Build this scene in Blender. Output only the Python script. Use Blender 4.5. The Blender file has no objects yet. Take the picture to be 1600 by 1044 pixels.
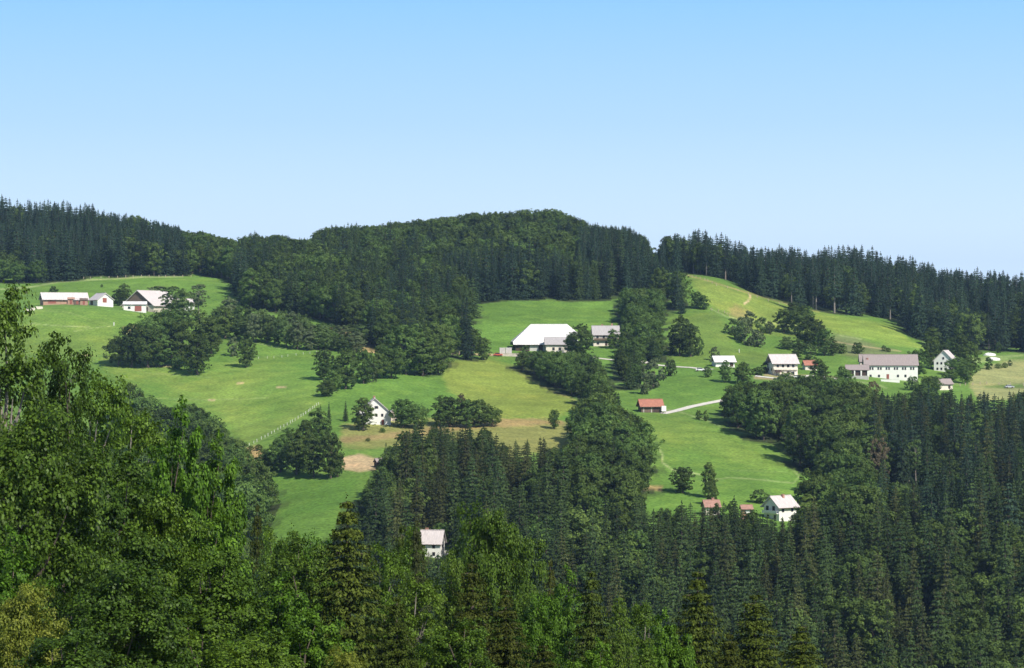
import bpy, math, random
import numpy as np
from mathutils import Vector, Matrix

R = math.radians
rng = np.random.default_rng(7)
random.seed(7)
scene = bpy.context.scene
COL = scene.collection
W, H = 1600.0, 1044.0
F = 800.0 / math.tan(R(11.0))          # focal length in photo pixels
CY = 522.0

# ------------------------------------------------------------------ camera
cam_d = bpy.data.cameras.new('camera')
cam_d.sensor_width = 36.0
cam_d.lens = 36.0 * F / W
cam_d.clip_start = 1.0
cam_d.clip_end = 20000.0
cam = bpy.data.objects.new('camera', cam_d)
COL.objects.link(cam)
cam.location = (0, 0, 0)
cam.rotation_euler = (R(90), 0, 0)
scene.camera = cam

# ------------------------------------------------------------------ sun + sky
SUN_AZ = R(142.0)      # from +Y (view direction) clockwise towards +X
SUN_EL = R(42.0)
to_sun = Vector((math.sin(SUN_AZ) * math.cos(SUN_EL), math.cos(SUN_AZ) * math.cos(SUN_EL), math.sin(SUN_EL)))
sun_d = bpy.data.lights.new('sun', 'SUN')
sun_d.energy = 5.0
sun_d.angle = R(0.5)
sun_d.color = (1.0, 0.95, 0.86)
sun = bpy.data.objects.new('sun', sun_d)
COL.objects.link(sun)
sun.rotation_euler = (-to_sun).to_track_quat('-Z', 'Y').to_euler()

world = bpy.data.worlds.new("World")
scene.world = world
world.use_nodes = True
wn = world.node_tree
wn.nodes.clear()
wo = wn.nodes.new('ShaderNodeOutputWorld')
bg = wn.nodes.new('ShaderNodeBackground')
sky = wn.nodes.new('ShaderNodeTexSky')
sky.sky_type = 'NISHITA'
sky.sun_disc = False
sky.sun_elevation = SUN_EL
sky.sun_rotation = SUN_AZ
sky.altitude = 600
sky.air_density = 1.0
sky.dust_density = 0.3
sky.ozone_density = 3.0
bg.inputs['Strength'].default_value = 0.10
# the low band of sky over the ridge: clear blue thinning to pale blue at the horizon
tcw = wn.nodes.new('ShaderNodeTexCoord')
sep = wn.nodes.new('ShaderNodeSeparateXYZ')
wn.links.new(tcw.outputs['Generated'], sep.inputs[0])
ramp = wn.nodes.new('ShaderNodeValToRGB')
mr = wn.nodes.new('ShaderNodeMapRange')
mr.inputs['From Min'].default_value = 0.0
mr.inputs['From Max'].default_value = 0.5
wn.links.new(sep.outputs['Z'], mr.inputs['Value'])
wn.links.new(mr.outputs[0], ramp.inputs[0])
cr = ramp.color_ramp
cr.elements[0].position = 0.0
cr.elements[0].color = (7.6, 9.2, 10.9, 1)
cr.elements[1].position = 1.0
cr.elements[1].color = (0.9, 2.3, 5.5, 1)
for pos_, c_ in ((0.08, (6.6, 8.45, 10.4, 1)), (0.16, (4.5, 6.9, 9.6, 1)), (0.25, (2.9, 5.8, 9.3, 1))):
    e = cr.elements.new(pos_); e.color = c_
mixw = wn.nodes.new('ShaderNodeMix'); mixw.data_type = 'RGBA'
fac = wn.nodes.new('ShaderNodeMapRange')
fac.inputs['From Min'].default_value = 0.14
fac.inputs['From Max'].default_value = 0.28
wn.links.new(sep.outputs['Z'], fac.inputs['Value'])
wn.links.new(fac.outputs[0], mixw.inputs['Factor'])
wn.links.new(ramp.outputs[0], mixw.inputs[6])
wn.links.new(sky.outputs[0], mixw.inputs[7])
wn.links.new(mixw.outputs[2], bg.inputs['Color'])
wn.links.new(bg.outputs[0], wo.inputs['Surface'])

vs = scene.view_settings
vs.view_transform = 'Standard'
vs.look = 'None'
vs.exposure = 0.22
vs.gamma = 1.0
cy = scene.cycles
cy.use_denoising = True
cy.max_bounces = 6
cy.diffuse_bounces = 2
cy.glossy_bounces = 2
cy.transmission_bounces = 3
cy.transparent_max_bounces = 8
cy.volume_bounces = 1
cy.use_light_tree = False

# ------------------------------------------------------------------ terrain as a height field
def zpy(D, py):
    return (CY - py) / F * D
NEAR = [(5, -2.0), (30, -7.5), (60, -13.0), (85, -17.0), (100, -19.5), (150, -29.5), (200, -41.0), (250, -54.0), (350, -82.0), (450, -101.0), (520, -106.0), (600, -99.0), (680, -87.0), (750, -74.0)]
COLS = {
 -300: [(820, 860), (900, 780), (1050, 650), (1250, 560), (1330, 515), (1420, 480), (1520, 445), (1640, 400), (1750, 372)],
 0:   [(820, 850), (900, 760), (1000, 690), (1100, 625), (1210, 560), (1290, 490), (1330, 483), (1400, 468), (1500, 444), (1620, 408), (1740, 368)],
 100: [(820, 850), (900, 760), (1000, 690), (1100, 618), (1210, 545), (1290, 480), (1330, 476), (1400, 463), (1500, 439), (1620, 405), (1740, 370)],
 200: [(820, 850), (900, 755), (1000, 685), (1100, 618), (1210, 545), (1295, 488), (1340, 484), (1400, 467), (1500, 434), (1620, 404), (1740, 380)],
 300: [(810, 860), (890, 785), (985, 700), (1090, 622), (1210, 550), (1320, 495), (1400, 464), (1500, 433), (1620, 412), (1740, 402)],
 400: [(790, 870), (860, 795), (960, 705), (1060, 635), (1160, 572), (1240, 528), (1310, 492), (1400, 460), (1500, 437), (1620, 417), (1740, 414)],
 500: [(790, 840), (870, 768), (950, 695), (1030, 640), (1120, 590), (1195, 548), (1260, 520), (1340, 488), (1450, 450), (1600, 412), (1720, 404)],
 600: [(800, 832), (870, 762), (935, 705), (990, 668), (1060, 625), (1140, 580), (1200, 551), (1270, 520), (1380, 480), (1500, 440), (1640, 398), (1740, 388)],
 700: [(810, 840), (870, 770), (940, 705), (1010, 660), (1090, 615), (1150, 582), (1205, 555), (1300, 515), (1400, 482), (1500, 447), (1640, 392), (1740, 376)],
 800: [(810, 840), (870, 775), (940, 712), (1010, 665), (1090, 622), (1160, 588), (1220, 560), (1280, 532), (1340, 503), (1420, 468), (1550, 420), (1690, 376), (1750, 367)],
 900: [(810, 840), (870, 775), (950, 715), (1030, 658), (1100, 618), (1170, 585), (1230, 558), (1275, 538), (1340, 508), (1420, 470), (1550, 422), (1680, 380), (1750, 374)],
 1000:[(800, 850), (860, 788), (930, 725), (1010, 673), (1070, 640), (1130, 606), (1190, 577), (1260, 545), (1340, 508), (1430, 464), (1530, 424), (1620, 412), (1720, 414)],
 1100:[(790, 850), (850, 795), (920, 740), (1010, 678), (1070, 642), (1130, 605), (1195, 573), (1280, 532), (1380, 477), (1480, 428), (1540, 424), (1680, 440)],
 1200:[(790, 850), (840, 810), (900, 760), (980, 702), (1060, 650), (1120, 615), (1185, 587), (1260, 557), (1350, 515), (1430, 480), (1490, 464), (1560, 456), (1680, 455)],
 1300:[(790, 860), (870, 800), (950, 738), (1030, 682), (1100, 635), (1170, 600), (1230, 575), (1290, 548), (1360, 515), (1430, 493), (1500, 474), (1600, 455), (1700, 450)],
 1400:[(800, 860), (900, 790), (1000, 710), (1080, 650), (1150, 612), (1210, 592), (1280, 560), (1350, 530), (1420, 506), (1500, 484), (1620, 462), (1720, 460)],
 1500:[(800, 870), (900, 795), (1000, 715), (1080, 655), (1140, 618), (1200, 598), (1260, 578), (1330, 558), (1380, 545), (1480, 513), (1600, 484), (1700, 480)],
 1600:[(800, 870), (900, 800), (1000, 722), (1080, 662), (1140, 625), (1220, 600), (1290, 577), (1370, 553), (1480, 520), (1600, 493), (1700, 490)],
 1900:[(800, 880), (1000, 730), (1140, 635), (1290, 590), (1400, 555), (1500, 525), (1620, 505), (1720, 500)],
}
def pchip(x, y, xi):
    x = np.asarray(x, float); y = np.asarray(y, float)
    h = np.diff(x); d = np.diff(y) / h
    m = np.zeros_like(x)
    w1 = 2 * h[1:] + h[:-1]; w2 = h[1:] + 2 * h[:-1]
    same = (d[:-1] * d[1:]) > 0
    with np.errstate(divide='ignore', invalid='ignore'):
        hm = (w1 + w2) / (w1 / d[:-1] + w2 / d[1:])
    m[1:-1] = np.where(same, hm, 0)
    m[0] = d[0]; m[-1] = d[-1]
    k = np.clip(np.searchsorted(x, xi) - 1, 0, len(x) - 2)
    t = (xi - x[k]) / h[k]
    t2 = t * t; t3 = t2 * t
    return (2*t3 - 3*t2 + 1) * y[k] + (t3 - 2*t2 + t) * h[k] * m[k] + (-2*t3 + 3*t2) * y[k+1] + (t3 - t2) * h[k] * m[k+1]
GD = np.arange(5.0, 2605.0, 5.0)
cx_keys = sorted(COLS)
ZC = []
for c in cx_keys:
    far = [(D, zpy(D, py)) for D, py in COLS[c]]
    zr = far[-1][1]
    pts = NEAR + far + [(2000, zr - 40), (2600, -60)]
    ZC.append(pchip([p[0] for p in pts], [p[1] for p in pts], GD))
ZC = np.array(ZC)
GX = np.arange(-600.0, 2204.0, 8.0)
GZ = np.zeros((len(GX), len(GD)))
xk = np.array(cx_keys, float)
for j in range(len(GD)):
    GZ[:, j] = pchip(xk, ZC[:, j], np.clip(GX, xk[0], xk[-1]))
ker = np.exp(-0.5 * (np.arange(-9, 10) / 4.0) ** 2); ker /= ker.sum()     # smooth along azimuth
pad = np.pad(GZ, ((9, 9), (0, 0)), mode='edge')
GZ = sum(ker[i] * pad[i:i + len(GX)] for i in range(19))
ker = np.exp(-0.5 * (np.arange(-4, 5) / 1.8) ** 2); ker /= ker.sum()
pad = np.pad(GZ, ((0, 0), (4, 4)), mode='edge')
GZ = sum(ker[i] * pad[:, i:i + len(GD)] for i in range(9))
def ground(x, y):
    x = np.asarray(x, float); y = np.asarray(y, float)
    yy = np.clip(y, 6, 2599)
    px = 800 + F * x / yy
    a = np.clip((px - GX[0]) / 8.0, 0, len(GX) - 1.001); b = (yy - GD[0]) / 5.0
    i = a.astype(int); j = np.clip(b.astype(int), 0, len(GD) - 2)
    fa = a - i; fb = b - j
    z = (GZ[i, j] * (1-fa) * (1-fb) + GZ[i+1, j] * fa * (1-fb) + GZ[i, j+1] * (1-fa) * fb + GZ[i+1, j+1] * fa * fb)
    z = z + 1.05 * np.sin(x * 0.031 + 0.9 * np.sin(y * 0.017 + 1.0)) * np.sin(y * 0.026 - x * 0.011 + 0.4) * np.clip((yy - 300) / 300, 0, 1)
    z = z + 0.45 * np.sin(x * 0.055 + 1.3 * np.sin(y * 0.021)) * np.sin(y * 0.047 + 0.8) * np.clip((yy - 300) / 300, 0, 1)
    z = np.where(y > 2599, z - (y - 2599) * 0.03, z)
    return z
_DS = np.arange(560.0, 1900.0, 1.0)
def P(px, py, D=None):
    """photo pixel -> visible ground point (x, y, z)"""
    if D is None:
        x = (px - 800) / F * _DS
        z = ground(x, _DS)
        g = CY - z / _DS * F
        k = np.argmax(g <= py)
        if g[k] > py:
            k = int(np.argmin(g))
        D = _DS[k]
    x = (px - 800) / F * D
    return Vector((x, D, float(ground(x, D))))
def proj(x, y, z):
    return 800 + F * x / y, CY - F * z / y

def inpoly(px, py, poly):
    px = np.asarray(px, float); py = np.asarray(py, float)
    r = np.zeros(px.shape, bool)
    n = len(poly)
    for i in range(n):
        x1, y1 = poly[i]; x2, y2 = poly[(i + 1) % n]
        if y1 == y2: continue
        c = ((y1 > py) != (y2 > py)) & (px < (x2 - x1) * (py - y1) / (y2 - y1) + x1)
        r ^= c
    return r
def distline(px, py, line, closed=False):
    best = np.full(px.shape, 1e9)
    n = len(line)
    for i in range(n if closed else n - 1):
        x1, y1 = line[i]; x2, y2 = line[(i + 1) % n]
        dx, dy = x2 - x1, y2 - y1
        t = np.clip(((px - x1) * dx + (py - y1) * dy) / (dx*dx + dy*dy + 1e-9), 0, 1)
        best = np.minimum(best, np.hypot(px - x1 - t*dx, py - y1 - t*dy))
    return best

# ------------------------------------------------------------------ materials
def lin(r, g, b):
    f = lambda c: (c / 255 / 12.92) if c / 255 <= 0.04045 else ((c / 255 + 0.055) / 1.055) ** 2.4
    return (f(r), f(g), f(b))
MATS = {}
def nd(nt, typ, **kw):
    n = nt.nodes.new(typ)
    for k, v in kw.items():
        setattr(n, k, v)
    return n
def simple_mat(name, col, rough=0.8, var=0.12, scale=1.5, metallic=0.0, streak=None):
    if name in MATS: return MATS[name]
    m = bpy.data.materials.new(name); m.use_nodes = True
    nt = m.node_tree; b = nt.nodes['Principled BSDF']
    tc = nd(nt, 'ShaderNodeTexCoord')
    mp = nd(nt, 'ShaderNodeMapping')
    if streak: mp.inputs['Scale'].default_value = streak
    nt.links.new(tc.outputs['Object'], mp.inputs[0])
    nz = nd(nt, 'ShaderNodeTexNoise'); nz.inputs['Scale'].default_value = scale; nz.inputs['Detail'].default_value = 6
    nt.links.new(mp.outputs[0], nz.inputs['Vector'])
    mrr = nd(nt, 'ShaderNodeMapRange')
    mrr.inputs['From Min'].default_value = 0.25; mrr.inputs['From Max'].default_value = 0.75
    mrr.inputs['To Min'].default_value = 1 - var; mrr.inputs['To Max'].default_value = 1 + var
    nt.links.new(nz.outputs[0], mrr.inputs['Value'])
    vm = nd(nt, 'ShaderNodeVectorMath', operation='SCALE')
    vm.inputs[0].default_value = col
    nt.links.new(mrr.outputs[0], vm.inputs['Scale'])
    nt.links.new(vm.outputs[0], b.inputs['Base Color'])
    b.inputs['Roughness'].default_value = rough
    b.inputs['Metallic'].default_value = metallic
    MATS[name] = m
    return m
def leaf_mat(name, col, warm, transl=0.3, hv=0.25, rough=0.6):
    """foliage: one base colour, varied from plant to plant, clump to clump and leaf to leaf"""
    if name in MATS: return MATS[name]
    m = bpy.data.materials.new(name); m.use_nodes = True
    nt = m.node_tree; nt.nodes.clear()
    out = nd(nt, 'ShaderNodeOutputMaterial')
    oi = nd(nt, 'ShaderNodeObjectInfo'); geo = nd(nt, 'ShaderNodeNewGeometry'); tc = nd(nt, 'ShaderNodeTexCoord')
    nz = nd(nt, 'ShaderNodeTexNoise'); nz.inputs['Scale'].default_value = 0.55; nz.inputs['Detail'].default_value = 3
    nt.links.new(tc.outputs['Object'], nz.inputs['Vector'])
    mixc = nd(nt, 'ShaderNodeMix', data_type='RGBA')
    mixc.inputs[6].default_value = (*col, 1); mixc.inputs[7].default_value = (*warm, 1)
    # factor from plant + noise + leaf
    a1 = nd(nt, 'ShaderNodeMath', operation='MULTIPLY'); a1.inputs[1].default_value = 0.45
    nt.links.new(oi.outputs['Random'], a1.inputs[0])
    a2 = nd(nt, 'ShaderNodeMath', operation='MULTIPLY_ADD'); a2.inputs[1].default_value = 0.35
    nt.links.new(geo.outputs['Random Per Island'], a2.inputs[0]); nt.links.new(a1.outputs[0], a2.inputs[2])
    a3 = nd(nt, 'ShaderNodeMath', operation='MULTIPLY_ADD'); a3.inputs[1].default_value = 0.5
    nt.links.new(nz.outputs[0], a3.inputs[0]); nt.links.new(a2.outputs[0], a3.inputs[2])
    a4 = nd(nt, 'ShaderNodeMath', operation='SUBTRACT', use_clamp=True); a4.inputs[1].default_value = 0.2
    nt.links.new(a3.outputs[0], a4.inputs[0])
    nt.links.new(a4.outputs[0], mixc.inputs[0])
    # brightness per plant
    wn2 = nd(nt, 'ShaderNodeTexWhiteNoise', noise_dimensions='1D')
    nt.links.new(oi.outputs['Random'], wn2.inputs['W'])
    mr2 = nd(nt, 'ShaderNodeMapRange'); mr2.inputs['To Min'].default_value = 1 - hv; mr2.inputs['To Max'].default_value = 1 + hv
    nt.links.new(wn2.outputs['Value'], mr2.inputs['Value'])
    mr3 = nd(nt, 'ShaderNodeMapRange'); lv = 0.5 if name.startswith('near') else 0.18
    mr3.inputs['To Min'].default_value = 1 - lv; mr3.inputs['To Max'].default_value = 1 + lv
    nt.links.new(geo.outputs['Random Per Island'], mr3.inputs['Value'])
    mm = nd(nt, 'ShaderNodeMath', operation='MULTIPLY')
    nt.links.new(mr2.outputs[0], mm.inputs[0]); nt.links.new(mr3.outputs[0], mm.inputs[1])
    vm = nd(nt, 'ShaderNodeVectorMath', operation='SCALE')
    nt.links.new(mixc.outputs[2], vm.inputs[0]); nt.links.new(mm.outputs[0], vm.inputs['Scale'])
    pb = nd(nt, 'ShaderNodeBsdfPrincipled')
    pb.inputs['Roughness'].default_value = rough
    pb.inputs['Specular IOR Level'].default_value = 0.14 if rough < .55 else 0.08
    tr = nd(nt, 'ShaderNodeBsdfTranslucent')
    vt = nd(nt, 'ShaderNodeVectorMath', operation='MULTIPLY'); vt.inputs[1].default_value = (1.25, 1.15, 0.5)
    nt.links.new(vm.outputs[0], vt.inputs[0])
    nt.links.new(vm.outputs[0], pb.inputs['Base Color']); nt.links.new(vt.outputs[0], tr.inputs['Color'])
    ms = nd(nt, 'ShaderNodeMixShader'); ms.inputs[0].default_value = transl
    nt.links.new(pb.outputs[0], ms.inputs[1]); nt.links.new(tr.outputs[0], ms.inputs[2])
    nt.links.new(ms.outputs[0], out.inputs['Surface'])
    MATS[name] = m
    return m
bark = simple_mat('bark', (0.11, 0.085, 0.065), 0.9, 0.3, 3, streak=(4, 4, 0.6))
bark_pale = simple_mat('pale_bark', (0.23, 0.20, 0.165), 0.9, 0.35, 2, streak=(3, 3, 1))
LM = {
 'spruce':      leaf_mat('spruce_needles', (0.028, 0.055, 0.018), (0.066, 0.098, 0.026), 0.16, 0.42),
 'spruce_far':  leaf_mat('far_spruce_needles', (0.020, 0.042, 0.025), (0.040, 0.066, 0.030), 0.12, 0.42),
 'spruce_brown':leaf_mat('browning_spruce_needles', (0.042, 0.058, 0.018), (0.082, 0.090, 0.026), 0.16, 0.35),
 'spruce_near': leaf_mat('near_spruce_needles', (0.032, 0.054, 0.008), (0.090, 0.115, 0.017), 0.18, 0.2),
 'dark':        leaf_mat('dark_leaves', (0.057, 0.099, 0.024), (0.114, 0.160, 0.035), 0.28, 0.38),
 'mid':         leaf_mat('mid_leaves', (0.080, 0.146, 0.035), (0.128, 0.198, 0.045), 0.3, 0.25),
 'light':       leaf_mat('light_leaves', (0.110, 0.180, 0.034), (0.170, 0.230, 0.046), 0.3, 0.2),
 'olive':       leaf_mat('olive_leaves', (0.090, 0.150, 0.042), (0.145, 0.210, 0.062), 0.3, 0.25),
 'grey':        leaf_mat('greyish_leaves', (0.110, 0.155, 0.068), (0.165, 0.200, 0.090), 0.25, 0.2),
 'rust':        leaf_mat('rusty_leaves', (0.120, 0.100, 0.055), (0.175, 0.140, 0.080), 0.2, 0.2),
 'near_dark':   leaf_mat('near_dark_leaves', (0.028, 0.062, 0.008), (0.092, 0.148, 0.017), 0.30, 0.15, 0.45),
 'near_mid':    leaf_mat('near_green_leaves', (0.050, 0.104, 0.011), (0.122, 0.190, 0.020), 0.32, 0.15, 0.48),
 'near_bright': leaf_mat('near_bright_leaves', (0.048, 0.120, 0.010), (0.115, 0.205, 0.018), 0.34, 0.1, 0.5),
 'near_yellow': leaf_mat('near_yellowish_leaves', (0.090, 0.150, 0.018), (0.240, 0.240, 0.036), 0.35, 0.1, 0.5),
}

# ------------------------------------------------------------------ mesh helpers
def mesh_from_quads(name, V, mats, midx=None, smooth=False):
    """V: (N,4,3) quads"""
    n = len(V)
    me = bpy.data.meshes.new(name)
    me.vertices.add(n * 4); me.loops.add(n * 4); me.polygons.add(n)
    me.vertices.foreach_set('co', np.ascontiguousarray(V, np.float32).ravel())
    me.loops.foreach_set('vertex_index', np.arange(n * 4, dtype=np.int32))
    me.polygons.foreach_set('loop_start', np.arange(0, n * 4, 4, dtype=np.int32))
    if midx is not None:
        me.polygons.foreach_set('material_index', np.asarray(midx, np.int32))
    me.update(calc_edges=True)
    for m in mats: me.materials.append(m)
    return me
def tube_quads(pts, rad, n=6):
    """pts (k,3), rad (k) -> (.,4,3) quads of a bent tapered tube"""
    pts = np.asarray(pts, float); out = []
    rings = []
    for i in range(len(pts)):
        d = pts[min(i+1, len(pts)-1)] - pts[max(i-1, 0)]
        d = d / (np.linalg.norm(d) + 1e-9)
        a = np.cross(d, (0.3, 1, 0.1)); a /= np.linalg.norm(a) + 1e-9
        b = np.cross(d, a)
        th = np.arange(n) * 2 * math.pi / n
        rings.append(pts[i] + rad[i] * (np.cos(th)[:, None] * a + np.sin(th)[:, None] * b))
    for i in range(len(pts) - 1):
        for k in range(n):
            out.append((rings[i][k], rings[i][(k+1) % n], rings[i+1][(k+1) % n], rings[i+1][k]))
    return np.array(out)
def unit(v):
    return v / (np.linalg.norm(v, axis=-1, keepdims=True) + 1e-9)
def leaf_quads(pos, nrm, up, ln, wd, r, fold=0.25):
    """diamond leaves/clumps: long axis along up (projected), facing nrm"""
    n = unit(nrm); t = unit(up - n * np.sum(up * n, -1, keepdims=True)); s = np.cross(n, t)
    ln = ln[:, None]; wd = wd[:, None]
    q = np.stack([pos - t * ln * 0.5,
                  pos + s * wd * 0.5 + n * wd * fold * (r.random((len(pos), 1)) - .3) - t * ln * 0.05,
                  pos + t * ln * 0.5,
                  pos - s * wd * 0.5 + n * wd * fold * (r.random((len(pos), 1)) - .3) + t * ln * 0.08], 1)
    return q

def broad_parts(seed, Ht, Rd, cb, nlobe, nsub, nleaf, leaf, top=1.0, loose=0.0, clump=1.0):
    r = np.random.default_rng(seed)
    lobes = []
    zc = (cb + Ht) / 2; hc = (Ht - cb) / 2
    ga = math.pi * (3 - math.sqrt(5)); ph0 = r.random() * 6.28
    for q in range(nlobe):
        uz = 1 - 2 * (q + .5) / nlobe
        uz = max(-.97, min(.97, uz + r.normal() * .05))
        rr_ = math.sqrt(1 - uz * uz); an = ph0 + q * ga + r.normal() * .12
        sh = (1 - .28 * top * max(0, uz)) * (1.0 if uz > -.75 else .9)       # egg shape, fuller below
        lr = Rd * (0.27 + 0.17 * r.random())
        k_ = 0.86 + .30 * r.random() - .14 * (lr / Rd > .38)
        lobes.append((np.array((rr_ ** .8 * math.cos(an) * (Rd - lr) * sh * k_ * 1.08, rr_ ** .8 * math.sin(an) * (Rd - lr) * sh * k_ * 1.08, zc - .04 * hc + uz * (hc - lr * .9) * min(1, k_ * 1.03))), lr))
    for q in range(max(2, nlobe // 6)):     # inner boughs close the gaps
        lobes.append((np.array((r.normal() * Rd * .18, r.normal() * Rd * .18, zc + hc * (q / max(1, nlobe // 6 - 1) - .5) * 1.1)), Rd * .42))
    C = []; CR = []; CO = []
    for c, lr in lobes:
        k = max(6, int(nsub * (lr / (Rd * 0.38)) ** 2))
        d = unit(r.normal(size=(k, 3)))
        d[:, 2] = np.where(d[:, 2] < -0.5, -d[:, 2] * .6, d[:, 2])
        rr = lr * (0.62 + 0.4 * r.random((k, 1)))
        C.append(c + d * rr * (1, 1, .85)); CR.append(np.full(k, lr) * (0.26 + 0.2 * r.random(k)) * clump); CO.append(unit(d + unit(c - (0, 0, (cb + Ht) / 2)) * .5))
    C = np.concatenate(C); CR = np.concatenate(CR); CO = np.concatenate(CO)
    wgt = CR ** 2; wgt /= wgt.sum()
    idx = r.choice(len(C), nleaf, p=wgt)
    d = unit(r.normal(size=(nleaf, 3)) + CO[idx] * 0.5)
    rad = CR[idx] * (0.45 + 0.6 * r.random(nleaf) ** 0.7) * (1 + loose * r.random(nleaf) ** 3 * 2)
    pos = C[idx] + d * rad[:, None] * (1, 1, 0.8)
    nrm = unit(d * 0.8 + CO[idx] * 0.9 + r.normal(size=(nleaf, 3)) * 0.55 + (0, 0, 0.25))
    up = r.normal(size=(nleaf, 3)) + (0, 0, -0.6)
    s = leaf * (0.65 + 0.7 * r.random(nleaf))
    fz = (Ht - cb) / (np.percentile(pos[:, 2], 99.8) - cb)
    fr = Rd / np.percentile(np.hypot(pos[:, 0], pos[:, 1]), 97)
    pos = pos * (fr, fr, 1); pos[:, 2] = cb + (pos[:, 2] - cb) * fz
    lobes = [(c * (fr, fr, 1) + (0, 0, (c[2] - cb) * (fz - 1)), l_) for c, l_ in lobes]
    crown = leaf_quads(pos, nrm, up, s * 1.25, s * 0.95, r)
    # trunk and limbs
    tk = []
    tr0 = Ht * 0.016 + 0.05
    lean = r.normal(size=2) * Rd * 0.06
    zs = np.linspace(-0.6, Ht * 0.72, 7)
    pts = np.stack([lean[0] * (zs / Ht) * 2 + .05 * r.normal(size=7), lean[1] * (zs / Ht) * 2 + .05 * r.normal(size=7), zs], 1)
    tk.append(tube_quads(pts, tr0 * np.linspace(1.25, 0.12, 7), 7))
    for c, lr in lobes[::2]:
        z0 = max(cb * 0.6, c[2] - 0.45 * math.hypot(c[0], c[1]) - lr * 1.2)
        k = np.interp(z0, zs, np.arange(7)); i = int(min(k, 5)); st = pts[i] + (pts[i+1] - pts[i]) * (k - i)
        mid = (st + c) / 2 + r.normal(size=3) * lr * .15 - (0, 0, lr * .1)
        tk.append(tube_quads([st, mid, c], tr0 * np.array([0.4, 0.22, 0.06]), 5))
    return crown, np.concatenate(tk)

def spruce_parts(seed, Ht, Rd, cb, nwh, nbr, ntw, size, hang=0.5, power=0.85):
    r = np.random.default_rng(seed)
    pos = []; nr = []; up = []; S = []; BR = []
    for w in range(nwh):
        t = (w + r.random() * .7) / nwh
        h = cb + (Ht * 0.985 - cb) * t
        L0 = Rd * ((1 - t) ** power) * (0.62 + 0.38 * min(1, t * 6)) + 0.25
        k = max(3, int(nbr * (0.5 + 0.5 * (1 - t))))
        a0 = r.random() * 6.28
        for b in range(k):
            a = a0 + (b + 0.5 * r.random()) * 2 * math.pi / k
            L = L0 * (0.72 + 0.42 * r.random())
            dr = np.array((math.cos(a), math.sin(a), 0)); sd = np.array((-math.sin(a), math.cos(a), 0))
            m = max(4, int(ntw * (0.25 + L / Rd)))
            s = r.random(m) ** 0.65
            droop = 0.30 + 0.25 * (1 - t)
            hz = -droop * L * (s ** 1.3) + 0.12 * L * s ** 4 + 0.25 * L * t
            wdt = 0.34 * L * np.sin(math.pi * np.clip(s * .85 + .12, 0, 1)) * (r.random(m) * 2 - 1)
            p = dr * (L * s)[:, None] + sd * wdt[:, None] + np.array((0, 0, 1.0)) * (hz + h)[:, None]
            p[:, 2] -= hang * size * r.random(m) * 0.8
            pos.append(p)
            o = dr * .55 + sd * np.sign(wdt)[:, None] * .35
            nr.append(unit(o * 1.25 + np.array((0, 0, .6)) + r.normal(size=(m, 3)) * 0.3))
            up.append(o + np.array((0, 0, -hang)) + r.normal(size=(m, 3)) * .3)
            S.append(size * (0.55 + 0.7 * r.random(m)) * (0.55 + 0.45 * (1 - t)))
            BR.append((h, a, L, droop, t))
    # leader
    m = 8
    pos.append(np.stack([r.normal(size=m) * .08, r.normal(size=m) * .08, Ht - np.linspace(0, .05 * Ht, m)], 1))
    nr.append(r.normal(size=(m, 3))); up.append(np.tile((0, 0, 1.0), (m, 1))); S.append(np.full(m, size * .6))
    pos = np.concatenate(pos); nr = np.concatenate(nr); up = np.concatenate(up); S = np.concatenate(S)
    crown = leaf_quads(pos, nr, up, S * 1.5, S * 0.75, r)
    zs = np.array((-0.6, Ht * .3, Ht * .7, Ht * .97))
    tk = [tube_quads(np.stack([zs * 0, zs * 0, zs], 1), (Ht * 0.011 + .06) * np.array((1.2, .85, .45, .08)), 7)]
    for i in r.choice(len(BR), min(len(BR), 40), replace=False):
        h, a, L, dp, t = BR[i]
        d = np.array((math.cos(a), math.sin(a), 0))
        e0 = np.array((0, 0, h)); e1 = e0 + d * L * .5 + (0, 0, -dp * L * .4 + .12 * L * t); e2 = e0 + d * L * .85 + (0, 0, -dp * L * .8 + .2 * L * t)
        tk.append(tube_quads([e0, e1, e2], [.05, .035, .015], 4))
    return crown, np.concatenate(tk)

# prototypes: name -> (crown quads, trunk quads, height, radius, bark)
PR = {}
PR['spruce1'] = (*spruce_parts(1, 25, 5.0, 0.6, 24, 10, 30, 0.66, .6, .78), 25, 5.0)
PR['spruce2'] = (*spruce_parts(2, 25, 4.3, 1.2, 26, 9, 30, 0.62, .8, .85), 25, 4.3)
PR['spruce3'] = (*spruce_parts(3, 25, 5.4, 1.5, 21, 10, 34, 0.70, .5, .65), 25, 5.4)
PR['spruce_bare'] = (*spruce_parts(4, 27, 4.0, 9.0, 20, 9, 22, 0.62, .5, .55), 27, 4.0)
PR['broad1'] = (*broad_parts(11, 16, 5.6, 0.2, 24, 10, 8000, 0.40), 16, 5.6)
PR['broad2'] = (*broad_parts(12, 18, 4.9, 0.4, 28, 10, 8500, 0.40, 1.3), 18, 4.9)
PR['broad3'] = (*broad_parts(13, 14, 6.0, 0.0, 24, 10, 8000, 0.40, .8), 14, 6.0)
PR['broad_tall'] = (*broad_parts(14, 22, 4.0, 7.0, 22, 8, 4800, 0.38, 1.0, .3, .8), 22, 4.0)
PR['bush1'] = (*broad_parts(15, 4.5, 2.6, -0.6, 14, 8, 2200, 0.28), 4.5, 2.6)
PR['bush2'] = (*broad_parts(16, 5.5, 2.4, -0.4, 12, 8, 2200, 0.28, 1, .4), 5.5, 2.4)
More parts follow.
